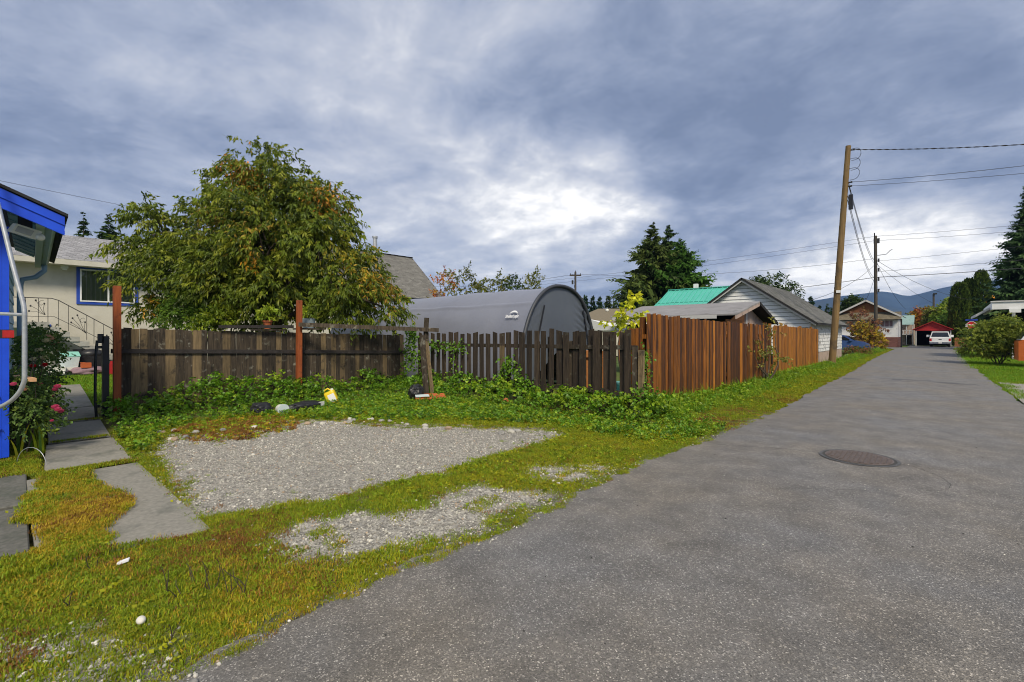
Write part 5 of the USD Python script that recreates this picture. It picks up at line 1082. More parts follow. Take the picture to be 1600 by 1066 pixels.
# the big fruit tree behind the dark fence
r = np.random.default_rng(21)
ft = thing('fruit_tree', 'large spreading fruit tree turning orange behind the dark fence', 'tree')
def crown_at(px, py, rp, d): 
    a = math.radians(YAW); x, z = (px - 800) / 720, (522 - py) / 720
    return (d * (-math.sin(a) + x * math.cos(a)), d * (math.cos(a) + x * math.sin(a)), 1.6 + d * z), rp / 720 * d
LOBES = []
for q_ in ((405, 262, 40, 14), (440, 305, 58, 13.8), (372, 300, 42, 14), (500, 335, 48, 13.8), (335, 372, 58, 14), (420, 375, 75, 13.2), (505, 385, 62, 13.2), (232, 352, 34, 14.3), (222, 395, 36, 14), (230, 440, 34, 13.8), (285, 425, 52, 13.6), (350, 440, 62, 13.2),
           (435, 455, 62, 13.0), (545, 455, 52, 12.7), (592, 470, 36, 12.5), (540, 490, 36, 12.6), (603, 498, 22, 12.3), (480, 345, 48, 14.3), (405, 340, 62, 15.3), (330, 420, 60, 15.4), (500, 425, 66, 15.2), (430, 420, 80, 14.8), (262, 400, 40, 15), (215, 478, 22, 13.6), (470, 485, 40, 13.4), (395, 495, 42, 14.0), (520, 480, 40, 13.6), (265, 490, 30, 14.2), (345, 480, 44, 14.4), (560, 420, 34, 13.2), (470, 300, 34, 14.6), (390, 470, 50, 14.2), (300, 470, 40, 14.6)):
    c, rr_ = crown_at(*q_); LOBES.append((c, arr(rr_, rr_, rr_ * .95)))
hot = [(crown_at(372, 270, 1, 13.6)[0], .40, (.36, .15, .02)), (crown_at(395, 290, 1, 13.6)[0], .5, (.24, .15, .02)), (crown_at(510, 318, 1, 13.5)[0], .42, (.34, .16, .02)), (crown_at(500, 300, 1, 13.5)[0], .35, (.24, .15, .025)), (crown_at(395, 365, 1, 12.3)[0], .5, (.22, .17, .03)), (crown_at(390, 408, 1, 12.2)[0], .25, (.36, .20, .02)),
       (crown_at(580, 420, 1, 12.4)[0], .55, (.26, .19, .02)), (crown_at(610, 450, 1, 12.3)[0], .5, (.24, .15, .03)), (crown_at(240, 470, 1, 13.5)[0], .3, (.30, .20, .02)), (crown_at(335, 350, 1, 13.3)[0], .4, (.2, .15, .03)), (crown_at(530, 390, 1, 12.6)[0], .5, (.17, .17, .02)), (crown_at(215, 480, 1, 13.4)[0], .25, (.34, .2, .03))]
v1 = lobed_crown(LOBES, 9600, (.135, .050), r, GREEN, hot, (.22, .48), 12, .95, .35, .33)
mb = MB().add(*v1)
# loose shoots that stand out of the outline
for px, py, px2, py2, d in ((405, 262, 402, 217, 14), (440, 290, 432, 262, 14), (372, 275, 362, 245, 14), (378, 280, 372, 258, 14), (520, 305, 528, 288, 13.8), (500, 300, 497, 268, 13.9), (545, 350, 540, 330, 13.6), (560, 365, 563, 362, 13.5), (330, 290, 322, 300, 14), (340, 268, 334, 272, 14), (225, 350, 202, 325, 14.3), (240, 345, 228, 330, 14.3), (262, 350, 275, 338, 14.3), (290, 345, 300, 335, 14.2), (205, 440, 186, 442, 13.9), (205, 480, 200, 500, 13.6), (612, 500, 618, 520, 12.3), (625, 460, 636, 470, 12.4), (560, 500, 556, 525, 12.4), (450, 262, 446, 250, 14)):
    a_, b_ = arr(*crown_at(px, py, 1, d)[0]), arr(*crown_at(px2, py2, 1, d)[0]); nn = 46; t = r.random(nn)[:, None]; P = a_ + (b_ - a_) * (t * 1.15 - .1) + r.normal(0, .05, (nn, 3)) * (1.2 - t)
    mb.add(*leaves(P, unit(b_ - a_) * .5 + ball_dirs(nn, r) * .8 + arr(0, 0, -.4), .12 * r.uniform(.8, 1.2, nn), .045, palette(nn, *GREEN, r), r, .22, .1))
part(ft, 'crown', mb, M['leaf_tinted'], tint=True)
tk = MB(); base = arr(-15.0, 5.35, 0); top = limb(tk, base, arr(-14.9, 5.4, 2.0), .20, .15, r, 0, 6, .02)[-1]; part(ft, 'trunk', tk, M['bark'], True)
for px, py, d in ((405, 280, 14), (470, 330, 14), (340, 360, 14.2), (520, 400, 13.4), (230, 370, 14.2), (300, 440, 14), (560, 470, 12.9), (430, 380, 13.6), (600, 480, 12.6)):
    lm = MB(); tip = arr(*crown_at(px, py, 1, d)[0]); p = limb(lm, top - arr(0, 0, r.uniform(0, .4)), tip, .085, .022, r, .35)
    for k_ in range(5):
        a_ = p[r.integers(2, 6)]; limb(lm, a_, a_ + ball_dirs(1, r)[0] * .9 + arr(0, 0, .3), .028, .008, r, .1, 5)
    part(ft, 'limb', lm, M['bark'], True)
lm = MB(); limb(lm, crown_at(305, 362, 1, 14.2)[0], crown_at(232, 352, 1, 14.3)[0], .035, .012, r, .25, 7, .02); part(ft, 'limb', lm, M['bark'], True)


def bush(name, label, cat, lobes, n, leaf, pal, group=None, hot=(), mat='leaf_tinted', stems=6, twig=(.15, .35), per=9, hang=.3, inner=.5, seed=1, foot=None, open_=0.0):
    r = np.random.default_rng(seed); b = thing(name, label, cat, group)
    part(b, 'foliage', MB().add(*lobed_crown(lobes, n, leaf, r, pal, hot, twig, per, hang, inner, open_)), M[mat], tint=True)
    if stems:
        C = [l[0] for l in lobes]; f_ = foot or (np.mean([c[0] for c in C]), np.mean([c[1] for c in C]), 0.0); sm = MB()
        for k_ in range(stems): c = C[k_ % len(C)]; limb(sm, arr(*f_) + arr(*r.normal(0, .08, 2), -.05), arr(*c) + r.normal(0, .1, 3), .03, .008, r)
        part(b, 'stems', sm, M['bark'], True)
    return b


LIME = ([(.13, .20, .016), (.19, .25, .022), (.09, .15, .014)], [3, 2, 2]); MID = ([(.05, .11, .012), (.08, .15, .016), (.035, .075, .012)], [3, 2, 2]); DARK = ([(.022, .048, .010), (.035, .066, .012), (.016, .034, .009)], [3, 2, 2])
AUT = ([(.26, .10, .02), (.30, .17, .02), (.12, .12, .016), (.18, .05, .02)], [3, 3, 2, 2]); OLIVE = ([(.085, .105, .02), (.12, .13, .025), (.055, .075, .018)], [3, 2, 2])
def lb(px, py, rp, d): c, rr_ = crown_at(px, py, rp, d); return (c, arr(rr_, rr_, rr_))
bush('leafy_bush', 'bright green bush under the fruit tree behind the fence', 'bush', [lb(290, 478, 24, 13.2), lb(285, 500, 26, 13.0), lb(310, 505, 24, 13.0)], 300, (.10, .05), MID, seed=2)
bush('leafy_bush', 'yellow-green low bush just above the fence under the tree', 'bush', [lb(340, 500, 17, 12.9), lb(322, 512, 16, 12.8), lb(350, 490, 12, 13)], 200, (.09, .04), LIME, seed=3)
bush('young_tree', 'lime-leaved sapling rising at the corner of the brown fence', 'sapling', [((-5.05, 9.55, 2.05), .16), ((-5.1, 9.4, 1.85), .22), ((-5.3, 9.2, 1.7), .2), ((-4.95, 9.5, 2.3), .10)], 46, (.13, .08), ([(.30, .36, .02), (.38, .42, .03), (.2, .28, .02)], [2, 2, 1]), seed=4, stems=3, twig=(.1, .2), per=6)
bush('climbing_shrub', 'sparse shrub climbing over the middle of the brown fence', 'shrub', [((-4.15, 16.6, 1.55), .3), ((-4.1, 17.4, 1.2), .4), ((-4.1, 15.9, 1.0), .35), ((-4.12, 17.9, 1.75), .25), ((-4.05, 17.0, .7), .4)], 120, (.11, .06), ([(.10, .12, .03), (.15, .16, .04), (.2, .14, .05)], [3, 2, 1]), seed=5, open_=.42)
bush('autumn_shrub', 'reddish and gold shrub by the blue sedan', 'shrub', [((-4.25, 49.5, 1.1), 1.0), ((-4.7, 50, 1.7), .8), ((-3.9, 50, .8), .8), ((-4.9, 50.3, 2.0), .6)], 520, (.16, .09), ([(.20, .16, .02), (.30, .22, .02), (.14, .07, .035), (.09, .10, .02)], [3, 2, 2.5, 2]), seed=6, inner=.3)
bush('bronze_tree', 'thin purple-bronze tree top behind the autumn shrub', 'tree', [((-5.2, 53, 2.7), .9), ((-4.4, 53, 2.4), .7), ((-3.6, 53.2, 2.1), .5)], 200, (.2, .09), ([(.13, .06, .05), (.17, .09, .06), (.10, .08, .03)], [2, 2, 1]), seed=61, open_=.4, foot=(-4.8, 53, 0))
bush('rusty_plants', 'low rust coloured plants in front of the blue sedan', 'plants', [((-4.2, 42.6, .22), .32), ((-3.9, 43.6, .2), .30), ((-4.6, 42.2, .28), .34)], 190, (.11, .05), ([(.16, .07, .04), (.10, .10, .02), (.05, .08, .02)], [2, 2, 1.5]), seed=7)
bush('round_bush', 'large pale green bush on the right hand lawn', 'bush', [((2.0, 34.6, 1.1), 1.0), ((2.5, 35, 1.5), .95), ((2.9, 34.5, .9), .9), ((1.65, 34.5, .8), .6), ((2.7, 34.2, 1.8), .6)], 1300, (.15, .055), ([(.11, .155, .024), (.16, .20, .035), (.06, .10, .02)], [3, 2, 2]), seed=8, inner=.4)
bush('gold_treetop', 'small golden treetop between the cedars and white fascia', 'tree', [((5.9, 100, 6.6), .7), ((5.9, 100, 5.2), .8)], 150, (.4, .2), ([(.55, .28, .01), (.6, .36, .02)], [1, 1]), seed=9, foot=(5.9, 100, 0))
for i, (x_, y_, z_, R_, pal, lab) in enumerate(((-1.2, 112, 4.2, 2.0, AUT, 'rusty autumn tree behind the green roofed house'), (.4, 108, 4.3, 1.7, OLIVE, 'dull green tree above the red carport'), (2.2, 104, 5.0, 2.0, LIME, 'yellow-green tree left of the tall cedars'), (2.0, 96, 3.2, 1.5, MID, 'low green tree behind the right of the carport'), (-2.6, 116, 3.9, 1.6, OLIVE, 'low olive tree left of the autumn tree'))):
    bush('garden_tree', lab, 'tree', [((x_, y_, z_), arr(R_, R_, R_ * 1.1)), ((x_ + R_ * .6, y_, z_ - .8), R_ * .7), ((x_ - R_ * .6, y_, z_ - 1), R_ * .7)], 420, (.34, .2), pal, seed=30 + i, foot=(x_, y_, 0), stems=4, twig=(.4, .8))
for i, (px, py, rp, d, pal, lab) in enumerate(((692, 445, 17, 31, AUT, 'red and gold treetop beside the steep grey roof'), (722, 442, 17, 30, OLIVE, 'open twiggy treetop next to the red one'), (752, 455, 12, 30, OLIVE, 'low twiggy treetop in the row behind the shelter'), (780, 447, 13, 31, OLIVE, 'narrow twiggy treetop above the middle of the shelter'), (806, 452, 14, 31, DARK, 'dark low treetop over the shelter'), (832, 446, 15, 31, OLIVE, 'rounded twiggy treetop nearest the front of the shelter'))):
    c, rr_ = crown_at(px, py, rp, d); bush('slender_tree', lab, 'tree', [(c, arr(rr_, rr_, rr_ * 1.4)), ((c[0], c[1], c[2] - 1.1), arr(rr_, rr_, rr_ * 1.5))], 110, (.17, .09), pal, 'treetops behind the shelter', seed=50 + i, foot=(c[0], c[1], 0), stems=5, open_=.36, twig=(.3, .6), inner=.1)
for i, (px, py, rp, d, lab) in enumerate(((1210, 452, 22, 62, 'rounded dark tree right of the garage peak'), (1185, 446, 10, 66, 'small dark treetop just behind garage roof'), (1332, 474, 8, 66, 'small round tree beside the leaning pole'))):
    c, rr_ = crown_at(px, py, rp, d); bush('rounded_tree', lab, 'tree', [(c, arr(rr_, rr_, rr_ * 1.1)), ((c[0] + rr_ * .6, c[1], c[2] - rr_ * .7), rr_), ((c[0] - rr_ * .6, c[1], c[2] - rr_ * .8), rr_)], 330, (.3, .13), DARK, seed=70 + i, foot=(c[0], c[1], 0), twig=(.4, .9))


# ------------------------------------------------------------------ conifers
def conifer_mesh(h, rmax, r, whorls=40, per=7, tw=12, droop=.25, pal=DARK, clear=.06, uprise=.1, ragged_=.25, size=1.0):
    mb, trunk = MB(), MB(); trunk.tube([(0, 0, 0), (0, 0, h * .5), (0, 0, h * .985)], [h * .014, h * .009, .012], 7)
    P, D, L, W, T = [], [], [], [], []
    for i in range(whorls):
        t = (i + r.random() * .6) / whorls; z = h * (clear + (1 - clear) * t); R = rmax * (1 - t) ** .85 * (1 - ragged_ / 2 + ragged_ * r.random()) + .05
        for j in range(per):
            a = 2 * math.pi * (j + r.random() * .8) / per + i * 1.7; Rb = R * (1 - ragged_ + ragged_ * 1.5 * r.random()); dx = arr(math.cos(a), math.sin(a), 0); sd = arr(-dx[1], dx[0], 0)
            s = np.linspace(.12, 1, tw); zb = z + h * (1 - clear) / whorls * r.uniform(-.9, .9) + Rb * ((uprise + r.normal(0, .16)) * s - droop * s ** 2 + .10 * s ** 4)
            c = dx * (Rb * s)[:, None] + arr(0, 0, 1) * zb[:, None]; wl = Rb * .42 * (1.08 - s) + .10 * size
            col = palette(1, *pal, r, .15)[0]
            for sg in (-1, 1, 0):
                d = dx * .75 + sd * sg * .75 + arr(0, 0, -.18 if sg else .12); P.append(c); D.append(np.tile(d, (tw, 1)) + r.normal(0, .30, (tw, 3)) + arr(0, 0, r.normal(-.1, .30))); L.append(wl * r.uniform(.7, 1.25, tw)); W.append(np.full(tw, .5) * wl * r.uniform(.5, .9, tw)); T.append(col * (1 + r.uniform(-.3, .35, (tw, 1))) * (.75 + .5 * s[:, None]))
    mb.add(*leaves(np.concatenate(P), np.concatenate(D), np.concatenate(L), np.concatenate(W), np.concatenate(T), r, -.18, .18)); return mb, trunk


FIR = ([(.026, .058, .014), (.040, .082, .018), (.018, .040, .012), (.055, .10, .018)], [3, 3, 2, 1.5])
def conifer(name, label, x, y, h, R, seed, **k):
    r = np.random.default_rng(seed); t = thing(name, label, 'tree', loc=(x, y, 0)); a, b = conifer_mesh(h, R, r, **k); part(t, 'crown', a, M['needle_tinted'], tint=True); part(t, 'trunk', b, M['bark'], True); return t
OLF = ([(.040, .062, .014), (.060, .082, .018), (.026, .040, .012)], [3, 3, 2])
conifer('fir_tree', 'tall olive fir with open top, left of a pair behind the turquoise roof', -22.2, 46.3, 13.4, 6.2, 1, whorls=42, pal=OLF, ragged_=.5, uprise=.25)
conifer('fir_tree', 'ragged dark fir top showing between the twin conifers', -22.0, 49.8, 14.0, 4.4, 2, whorls=38, ragged_=.6, uprise=.2)
conifer('fir_tree', 'bright green bushy fir, right of a pair behind the turquoise roof', -19.6, 47.2, 11.4, 6.0, 3, whorls=42, pal=([(.035, .085, .012), (.05, .115, .016), (.025, .06, .012)], [3, 3, 2]), ragged_=.4, uprise=.35, per=8)
conifer('blue_spruce', 'big dark spruce at the right edge beyond the carport', 6.8, 66.0, 16.8, 4.6, 4, whorls=50, per=10, pal=([(.030, .062, .024), (.045, .085, .03), (.02, .042, .02)], [3, 3, 2]), ragged_=.25, droop=.18)
conifer('spruce_tree', 'slim spruce tip above the stucco house roof, left one', -61.2, 4.8, 13.3, 3.4, 5, whorls=30, droop=.35); conifer('spruce_tree', 'fuller spruce tip above the stucco house roof, right one', -59.6, 6.5, 13.2, 4.4, 6, whorls=34, droop=.3)
conifer('spruce_tree', 'small pointed spruce left of the leaning pole beyond the garage', -10.6, 73.5, 5.6, 1.8, 7, whorls=20, per=6, tw=8)
conifer('spruce_tree', 'dark bushy conifer just right of the garage ridge', -15.6, 69.0, 8.6, 3.4, 8, whorls=26); conifer('spruce_tree', 'flat topped conifer left of the garage peak', -19.0, 64.5, 7.4, 2.4, 9, whorls=22)

# clipped tall cedars: three upright columns
for i, (x_, y_, h, R, lab) in enumerate(((2.35, 84, 8.1, 1.05, 'left column of the tall cedar clump'), (3.35, 85, 8.6, 1.15, 'broad middle column of the tall cedar clump'), (4.35, 84.5, 9.5, .95, 'right and tallest column of the cedar clump'))):
    r = np.random.default_rng(90 + i); t = thing('cedar_column', lab + ' by the stop sign', 'cedar', 'tall clipped cedars', loc=(x_, y_, 0)); n = 3600; z = h * r.random(n); a = r.uniform(0, 2 * np.pi, n)
    rad = R * np.clip((1 - (z / h) ** 5), .02, 1) ** .5 * (.82 + .25 * meshkit.noise(np.column_stack([np.cos(a) * 2, np.sin(a) * 2, z * .8]), i)) * (.75 + .25 * r.random(n) ** .5)
    P = np.column_stack([rad * np.cos(a), rad * np.sin(a), z]); D = np.column_stack([np.cos(a) * .5, np.sin(a) * .5, np.full(n, 1.0)]) + r.normal(0, .25, (n, 3))
    part(t, 'foliage', MB().add(*leaves(P, D, .5 * r.uniform(.6, 1.2, n), .2, palette(n, [(.045, .075, .012), (.072, .105, .014), (.030, .050, .010)], [3, 2, 2], r), r)), M['needle_tinted'], tint=True); part(t, 'trunk', MB().tube([(0, 0, 0), (0, 0, h * .85)], [.14, .04], 6), M['bark'], True)

# distant wood round the town: instanced small conifers and round trees
r = np.random.default_rng(5); protos, pm = [], []
for k_ in range(3):
    a, b = conifer_mesh(10, 2.3 + .4 * k_, r, whorls=24, per=7, tw=5, ragged_=.5, size=3.6); look(f'far_fir_{k_}', ((.020, .045, .016), (.028, .055, .018), (.036, .058, .016))[k_], ((.030, .060, .020), (.040, .070, .022), (.05, .072, .02))[k_], scale=.3, rough=.9, rnd=.25, spec=.1); protos.append(a); pm.append(M[f'far_fir_{k_}'])
for k_ in range(2):
    lo = [((0, 0, 4.5), arr(3, 3, 3)), ((1.5, .5, 3.2), arr(2.2, 2.2, 2.2)), ((-1.6, 0, 3.4), arr(2.3, 2.3, 2.2))]; look(f'far_broad_{k_}', ((.05, .075, .016), (.12, .10, .022))[k_], ((.07, .10, .02), (.18, .12, .025))[k_], scale=.3, rough=.9, rnd=.3, spec=.1); protos.append(MB().add(*lobed_crown(lo, 260, (.9, .5), r, MID, (), (.4, .8), 5, .3, .5))); pm.append(M[f'far_broad_{k_}'])
P, S, Wh = [], [], []
for k_ in range(1500):
    a = math.radians(r.uniform(-62, 75)); d = r.uniform(95, 420) if r.random() < .75 else r.uniform(420, 900)
    x_, y_ = d * math.sin(a - math.radians(6)), d * math.cos(a - math.radians(6))
    if -16 < x_ < 12 and y_ < 135: continue
    w = r.choice(5, p=[.24, .24, .2, .2, .12]); P.append((x_, y_, -.3)); S.append(r.uniform(.55, 1.0) * (1 + .3 * (d > 300)) if w < 3 else r.uniform(.45, .85)); Wh.append(w)
for px, py in ((915, 462), (926, 463), (937, 464), (950, 462), (961, 470), (1120, 452), (1140, 450), (906, 462), (972, 468), (1085, 470), (1075, 465)):   # the row of firs over the brown roof and beside the turquoise one
    d = 105.0; c = crown_at(px, py, 1, d)[0]; P.append((c[0], c[1], 0)); S.append(c[2] / 10.0); Wh.append(int(r.integers(0, 3)))
scatter('distant_wood', 'far wood of conifers and broad trees round the town', 'wood', protos, pm, np.array(P), r.uniform(0, 6.3, len(P)), np.array(S), np.array(Wh))

# ------------------------------------------------------------------ ground cover: grass, moss, creepers, gravel
r = np.random.default_rng(77)


def tuft(n, h, spread, w, lean, r, seg=2):
    mb = MB(); vs, fs = [], []
    for k in range(n):
        a = r.uniform(0, 2 * np.pi); o = r.normal(0, spread, 2); hh = h * r.uniform(.5, 1.2); ln = lean * hh * r.uniform(.2, 1.3); d = arr(math.cos(a), math.sin(a)); s = arr(-d[1], d[0]) * w / 2
        m_ = o + d * ln * .35; t_ = o + d * ln
        mb.add([(o[0] - s[0], o[1] - s[1], -.01), (o[0] + s[0], o[1] + s[1], -.01), (m_[0] + s[0] * .8, m_[1] + s[1] * .8, hh * .6), (m_[0] - s[0] * .8, m_[1] - s[1] * .8, hh * .6), (t_[0], t_[1], hh)], [[0, 1, 2], [0, 2, 3], [3, 2, 4]])
    return mb


def leafclump(n, radius, h, L, W, r, up=.3):
    P = np.column_stack([r.normal(0, radius * .5, (n, 2)), r.uniform(.1, 1, n) * h]); D = ball_dirs(n, r) * arr(1, 1, .3) + arr(0, 0, up - .35)
    return MB().add(*leaves(P, D, L * r.uniform(.7, 1.25, n), W * r.uniform(.8, 1.2, n), (1, 1, 1), r, .12, .1))


def heart_clump(n, radius, L, r):
    """Heart shaped creeper leaves facing up and outward."""
    mb = MB(); hv = np.array([(0, .18, 0), (.30, -.02, .05), (.46, .22, .08), (.30, .62, .06), (0, 1.0, -.08), (-.30, .62, .06), (-.46, .22, .08), (-.30, -.02, .05), (0, .45, -.02)]); hf = np.array([[8, i, (i + 1) % 8] for i in range(8)])
    for k in range(n):
        c = r.normal(0, radius * .55, 3) * arr(1, 1, .45) + arr(0, 0, radius * .25); nrm = unit(ball_dirs(1, r)[0] * .75 + arr(0, 0, .75) + c * arr(1, 1, 0) / radius * .5); u = unit(np.cross(nrm, ball_dirs(1, r)[0])); w = np.cross(nrm, u); s = L * r.uniform(.6, 1.25)
        mb.add(c + s * (hv[:, 0:1] * u + (hv[:, 1:2] - .4) * w + hv[:, 2:3] * nrm), hf)
    return mb


def sample(x0, x1, y0, y1, n, test):
    x, y = r.uniform(x0, x1, n), r.uniform(y0, y1, n); k = test(x, y); return x[k], y[k]


def off_road(x, y, ov=.10): return x < lane_left(y) + ov * (fbm2(x, y, 3.5, 12) - .38) * 4
def bare(x, y):
    x, y = x + RNG.normal(0, .075, x.shape), y + RNG.normal(0, .075, x.shape)
    return inside(PAD, x, y, .16, 3.0) | inside(GRAV2, x, y, .18, 4.0) | inside(GRAV3, x, y, .2, 4.0) | (inside(GRAV4, x, y, .25, 4.0) & (RNG.random(x.shape) < .55))
def on_slab(x, y): return inside(SLABS, x, y, .05, 6.0) | inside(DARKSLAB, x, y, .10, 5.0)


GR = ['grass_green', 'grass_olive', 'grass_gold', 'grass_rust', 'grass_bright']
short = [tuft(16, .034, .035, .006, 1.0, r) for _ in range(2)]; mossy = [tuft(30, .018, .035, .007, 1.4, r) for _ in range(2)]
kinds, mats_ = [], []
for g_ in GR: kinds += [short[0], mossy[0]]; mats_ += [M[g_], M[g_]]
for g_ in GR[:2]: kinds.append(leafclump(10, .06, .05, .035, .024, r)); mats_.append(M[g_])


def hue_zone(x, y):
    """Which grass grows where: green, olive, gold or rust, in soft patches."""
    f1, f2 = fbm2(x, y, 1.3, 21), fbm2(x, y, 2.9, 22)
    gold = .03 + 0 * x; rust = .025 + 0 * x
    for cx, cy, s_, a in ((-6.4, .45, .45, .8), (-5.6, .5, .45, .75), (-5.0, .25, .35, .6), (-4.2, .55, .5, .3), (-3.3, 1.2, .5, .35), (-2.75, 1.0, .35, .5), (-2.85, 2.0, .35, .2), (-4.0, .25, .5, .25)): gold = gold + a * np.exp(-((x - cx) ** 2 + (y - cy) ** 2) / s_ ** 2)
    for cx, cy, s_, a in ((-3.95, 1.1, .38, .8), (-8.2, 2.35, .5, 1.2), (-8.9, 2.7, .4, 1.0), (-3.2, 1.35, .3, .4), (-3.0, 8.8, .6, .6), (-2.9, 10.5, .5, .6), (-2.8, 13, .6, .5), (-7.6, 4.9, .4, .3)): rust = rust + a * np.exp(-((x - cx) ** 2 + (y - cy) ** 2) / s_ ** 2)
    gold, rust = np.clip(gold * (.1 + 1.5 * f2) * np.where(x < -4.6, .95, .6), 0, .8), np.clip(rust * (.2 + 1.3 * f1) + np.clip((fbm2(x, y, 2.1, 24) - .60) * 3, 0, .35), 0, .8)
    u = r.random(len(x)); olive = np.clip(.42 + 1.6 * (f1 - .5) + .9 * (f2 - .5), .08, .85)
    o = np.where(u < gold, 2, np.where(u < gold + rust, 3, -1)); u2 = r.random(len(x)); return np.where(o >= 0, o, np.where(u2 < olive, 1, 0))


x1, y1 = sample(-9.7, -2.3, -1.6, 6.9, 105000, lambda x, y: off_road(x, y, .08) & ~bare(x, y) & ~on_slab(x, y) & (fbm2(x, y, 4.5, 31) > .30))
x2, y2 = sample(-4.6, -2.3, -1.5, 6.2, 9000, lambda x, y: off_road(x, y) & (inside(GRAV2, x, y) | inside(GRAV3, x, y) | inside(GRAV4, x, y)) & (fbm2(x, y, 4.2, 33) > .60))
x3, y3 = sample(-4.3, -2.3, 6.6, 26, 17000, lambda x, y: off_road(x, y, .10)); x4, y4 = sample(-4.3, -2.3, 24, 63, 9000, lambda x, y: off_road(x, y, .10))
def edge_in(x, y):
    d = shapely.distance(PAD.exterior, shapely.points(x, y)); return inside(PAD, x, y) & (r.random(x.shape) < np.exp(-d / .10) * .9 * np.clip((fbm2(x, y, 3.0, 38) - .36) * 5, 0, 1))
x5, y5 = sample(-9.3, -4.0, 1.0, 6.4, 16000, edge_in)
gap = r.uniform(0, 1, 900); x6, y6 = np.r_[-7.26 + r.normal(0, .025, 260), -9.32 + r.normal(0, .012, 60), -11.34 + r.normal(0, .012, 40)], np.r_[r.uniform(.25, 1.05, 260), r.uniform(.4, 1.0, 60), r.uniform(.5, 1.1, 40)]
x = np.r_[x1, x2, x3, x4, x5, x6]; y = np.r_[y1, y2, y3, y4, y5, y6]
hz_ = hue_zone(x, y); wild = r.random(len(x)); which = hz_ * 2 + (wild < .72); broad = (hz_ < 2) & (wild > np.where(y < 2.6, .985, .93)); which = np.where(broad, 10 + hz_, which)
S = r.uniform(.55, 1.25, len(x)) * (.55 + .6 * fbm2(x, y, 1.7, 36)) * np.where(y > 24, 2.0, np.where(y > 12, 1.5, 1.0)); S = np.where((x > lane_left(y) - .1), S * .65, S)
z = ground_z(x, y) + np.where(x > lane_left(y), .012, 0) + np.where((y > 10.6), -.055, 0) + np.where(inside(PATHZ, x, y), .095, 0)
scatter('verge_grass', 'short mossy green and gold grass of the verge', 'grass', kinds, mats_, np.column_stack([x, y, z]), r.uniform(0, 6.3, len(x)), S, which, tilt=r.uniform(0, .25, len(x)))

# lawns: in front of the stucco house, behind the garage, on the right of the lane
lawn = [tuft(22, .06, .08, .010, .8, r) for _ in range(2)]
xa, ya = sample(-24.5, -11.6, -.6, 4.5, 9000, lambda x, y: ~inside(SLABS, x, y)); xb, yb = sample(1.3, 5, 17, 60, 12000, lambda x, y: (x > np.interp(y, [15, 20, 28, 37, 62], [1.55, 1.45, 1.42, 1.38, 1.6]) - .1 * r.random(len(x))) & ~((y < 22) & (x > 1.75)))
x, y = np.r_[xa, xb], np.r_[ya, yb]
scatter('lawn_grass', 'bright mown lawn grass of the neighbouring yards', 'grass', lawn * 2, [M['grass_bright'], M['grass_green'], M['grass_green'], M['grass_bright']], np.column_stack([x, y, np.full(len(x), -.055)]), r.uniform(0, 6.3, len(x)), r.uniform(.8, 1.6, len(x)) * np.where(y > 30, 1.5, 1), r.integers(0, 4, len(x)))

# creepers along both fences
hc = [heart_clump(13, .11, .062, r) for _ in range(3)]
x, y = sample(-11.95, -2.6, .95, 8.25, 7600, lambda x, y: inside(VEG, x, y, .12, 3.0) & ~inside(SLABS, x, y) & ~((x > -4.5) & (y > 8.2)) & ((fbm2(x, y, 2.4, 41) > .36) | (x < -10.2) | (y > 7)) & ((x > -11.62) | (r.random(len(x)) < .2)))
hgt = veg_height(x, y); u = r.random(len(x)) ** .55; z = ground_z(x, y) + hgt * u * 1.0
front = np.clip((x + 11.0) / 3.5, 0, 1); k_ = np.where(r.random(len(x)) < .16 + .30 * front * fbm2(x, y, 1.1, 43) * 2 * .6, 2, np.where(u < .45, 1, 0))
S = r.uniform(.65, 1.25, len(x)) * np.where(hgt < .2, .6, 1.0)
scatter('creeper', 'green heart-leaved creepers sprawling along both fences', 'creeper', [hc[0], hc[1], hc[2]], [M['ivy_green'], M['ivy_dark'], M['ivy_lime']], np.column_stack([x, y, z]), r.uniform(0, 6.3, len(x)), S, k_, tilt=r.uniform(0, .7, len(x)))
# small weeds between creeper and gravel
wk = [leafclump(12, .07, .06, .045, .03, r) for _ in range(3)]
x, y = sample(-9.8, -2.6, 1.2, 7.6, 9000, lambda x, y: inside(VEG, x, y, .18, 3.0) & (x > -10) & (y < 7.4) & ~inside(SLABS, x, y)); S = r.uniform(.6, 1.2, len(x))
scatter('weed_cover', 'low broad-leaved weeds at the edge of the gravel pad', 'weeds', wk, [M['ivy_green'], M['ivy_lime'], M['grass_olive']], np.column_stack([x, y, ground_z(x, y)]), r.uniform(0, 6.3, len(x)), S, r.integers(0, 3, len(x)), tilt=r.uniform(0, .3, len(x)))
xr, yr = sample(-9.7, -7.5, 1.7, 3.7, 700, lambda x, y: ((x + 8.6) ** 2 / .9 + (y - 2.6) ** 2 / .8 < 1) & (fbm2(x, y, 3.5, 45) > .38))
scatter('dying_weeds', 'rust-red and lime dying weeds at the back of the gravel pad', 'weeds', [wk[0], wk[1], wk[2]], [M['grass_rust'], M['ivy_lime'], M['grass_gold']], np.column_stack([xr, yr, ground_z(xr, yr)]), r.uniform(0, 6.3, len(xr)), r.uniform(.5, 1.0, len(xr)), r.choice(3, len(xr), p=[.52, .30, .18]), tilt=r.uniform(0, .4, len(xr)))
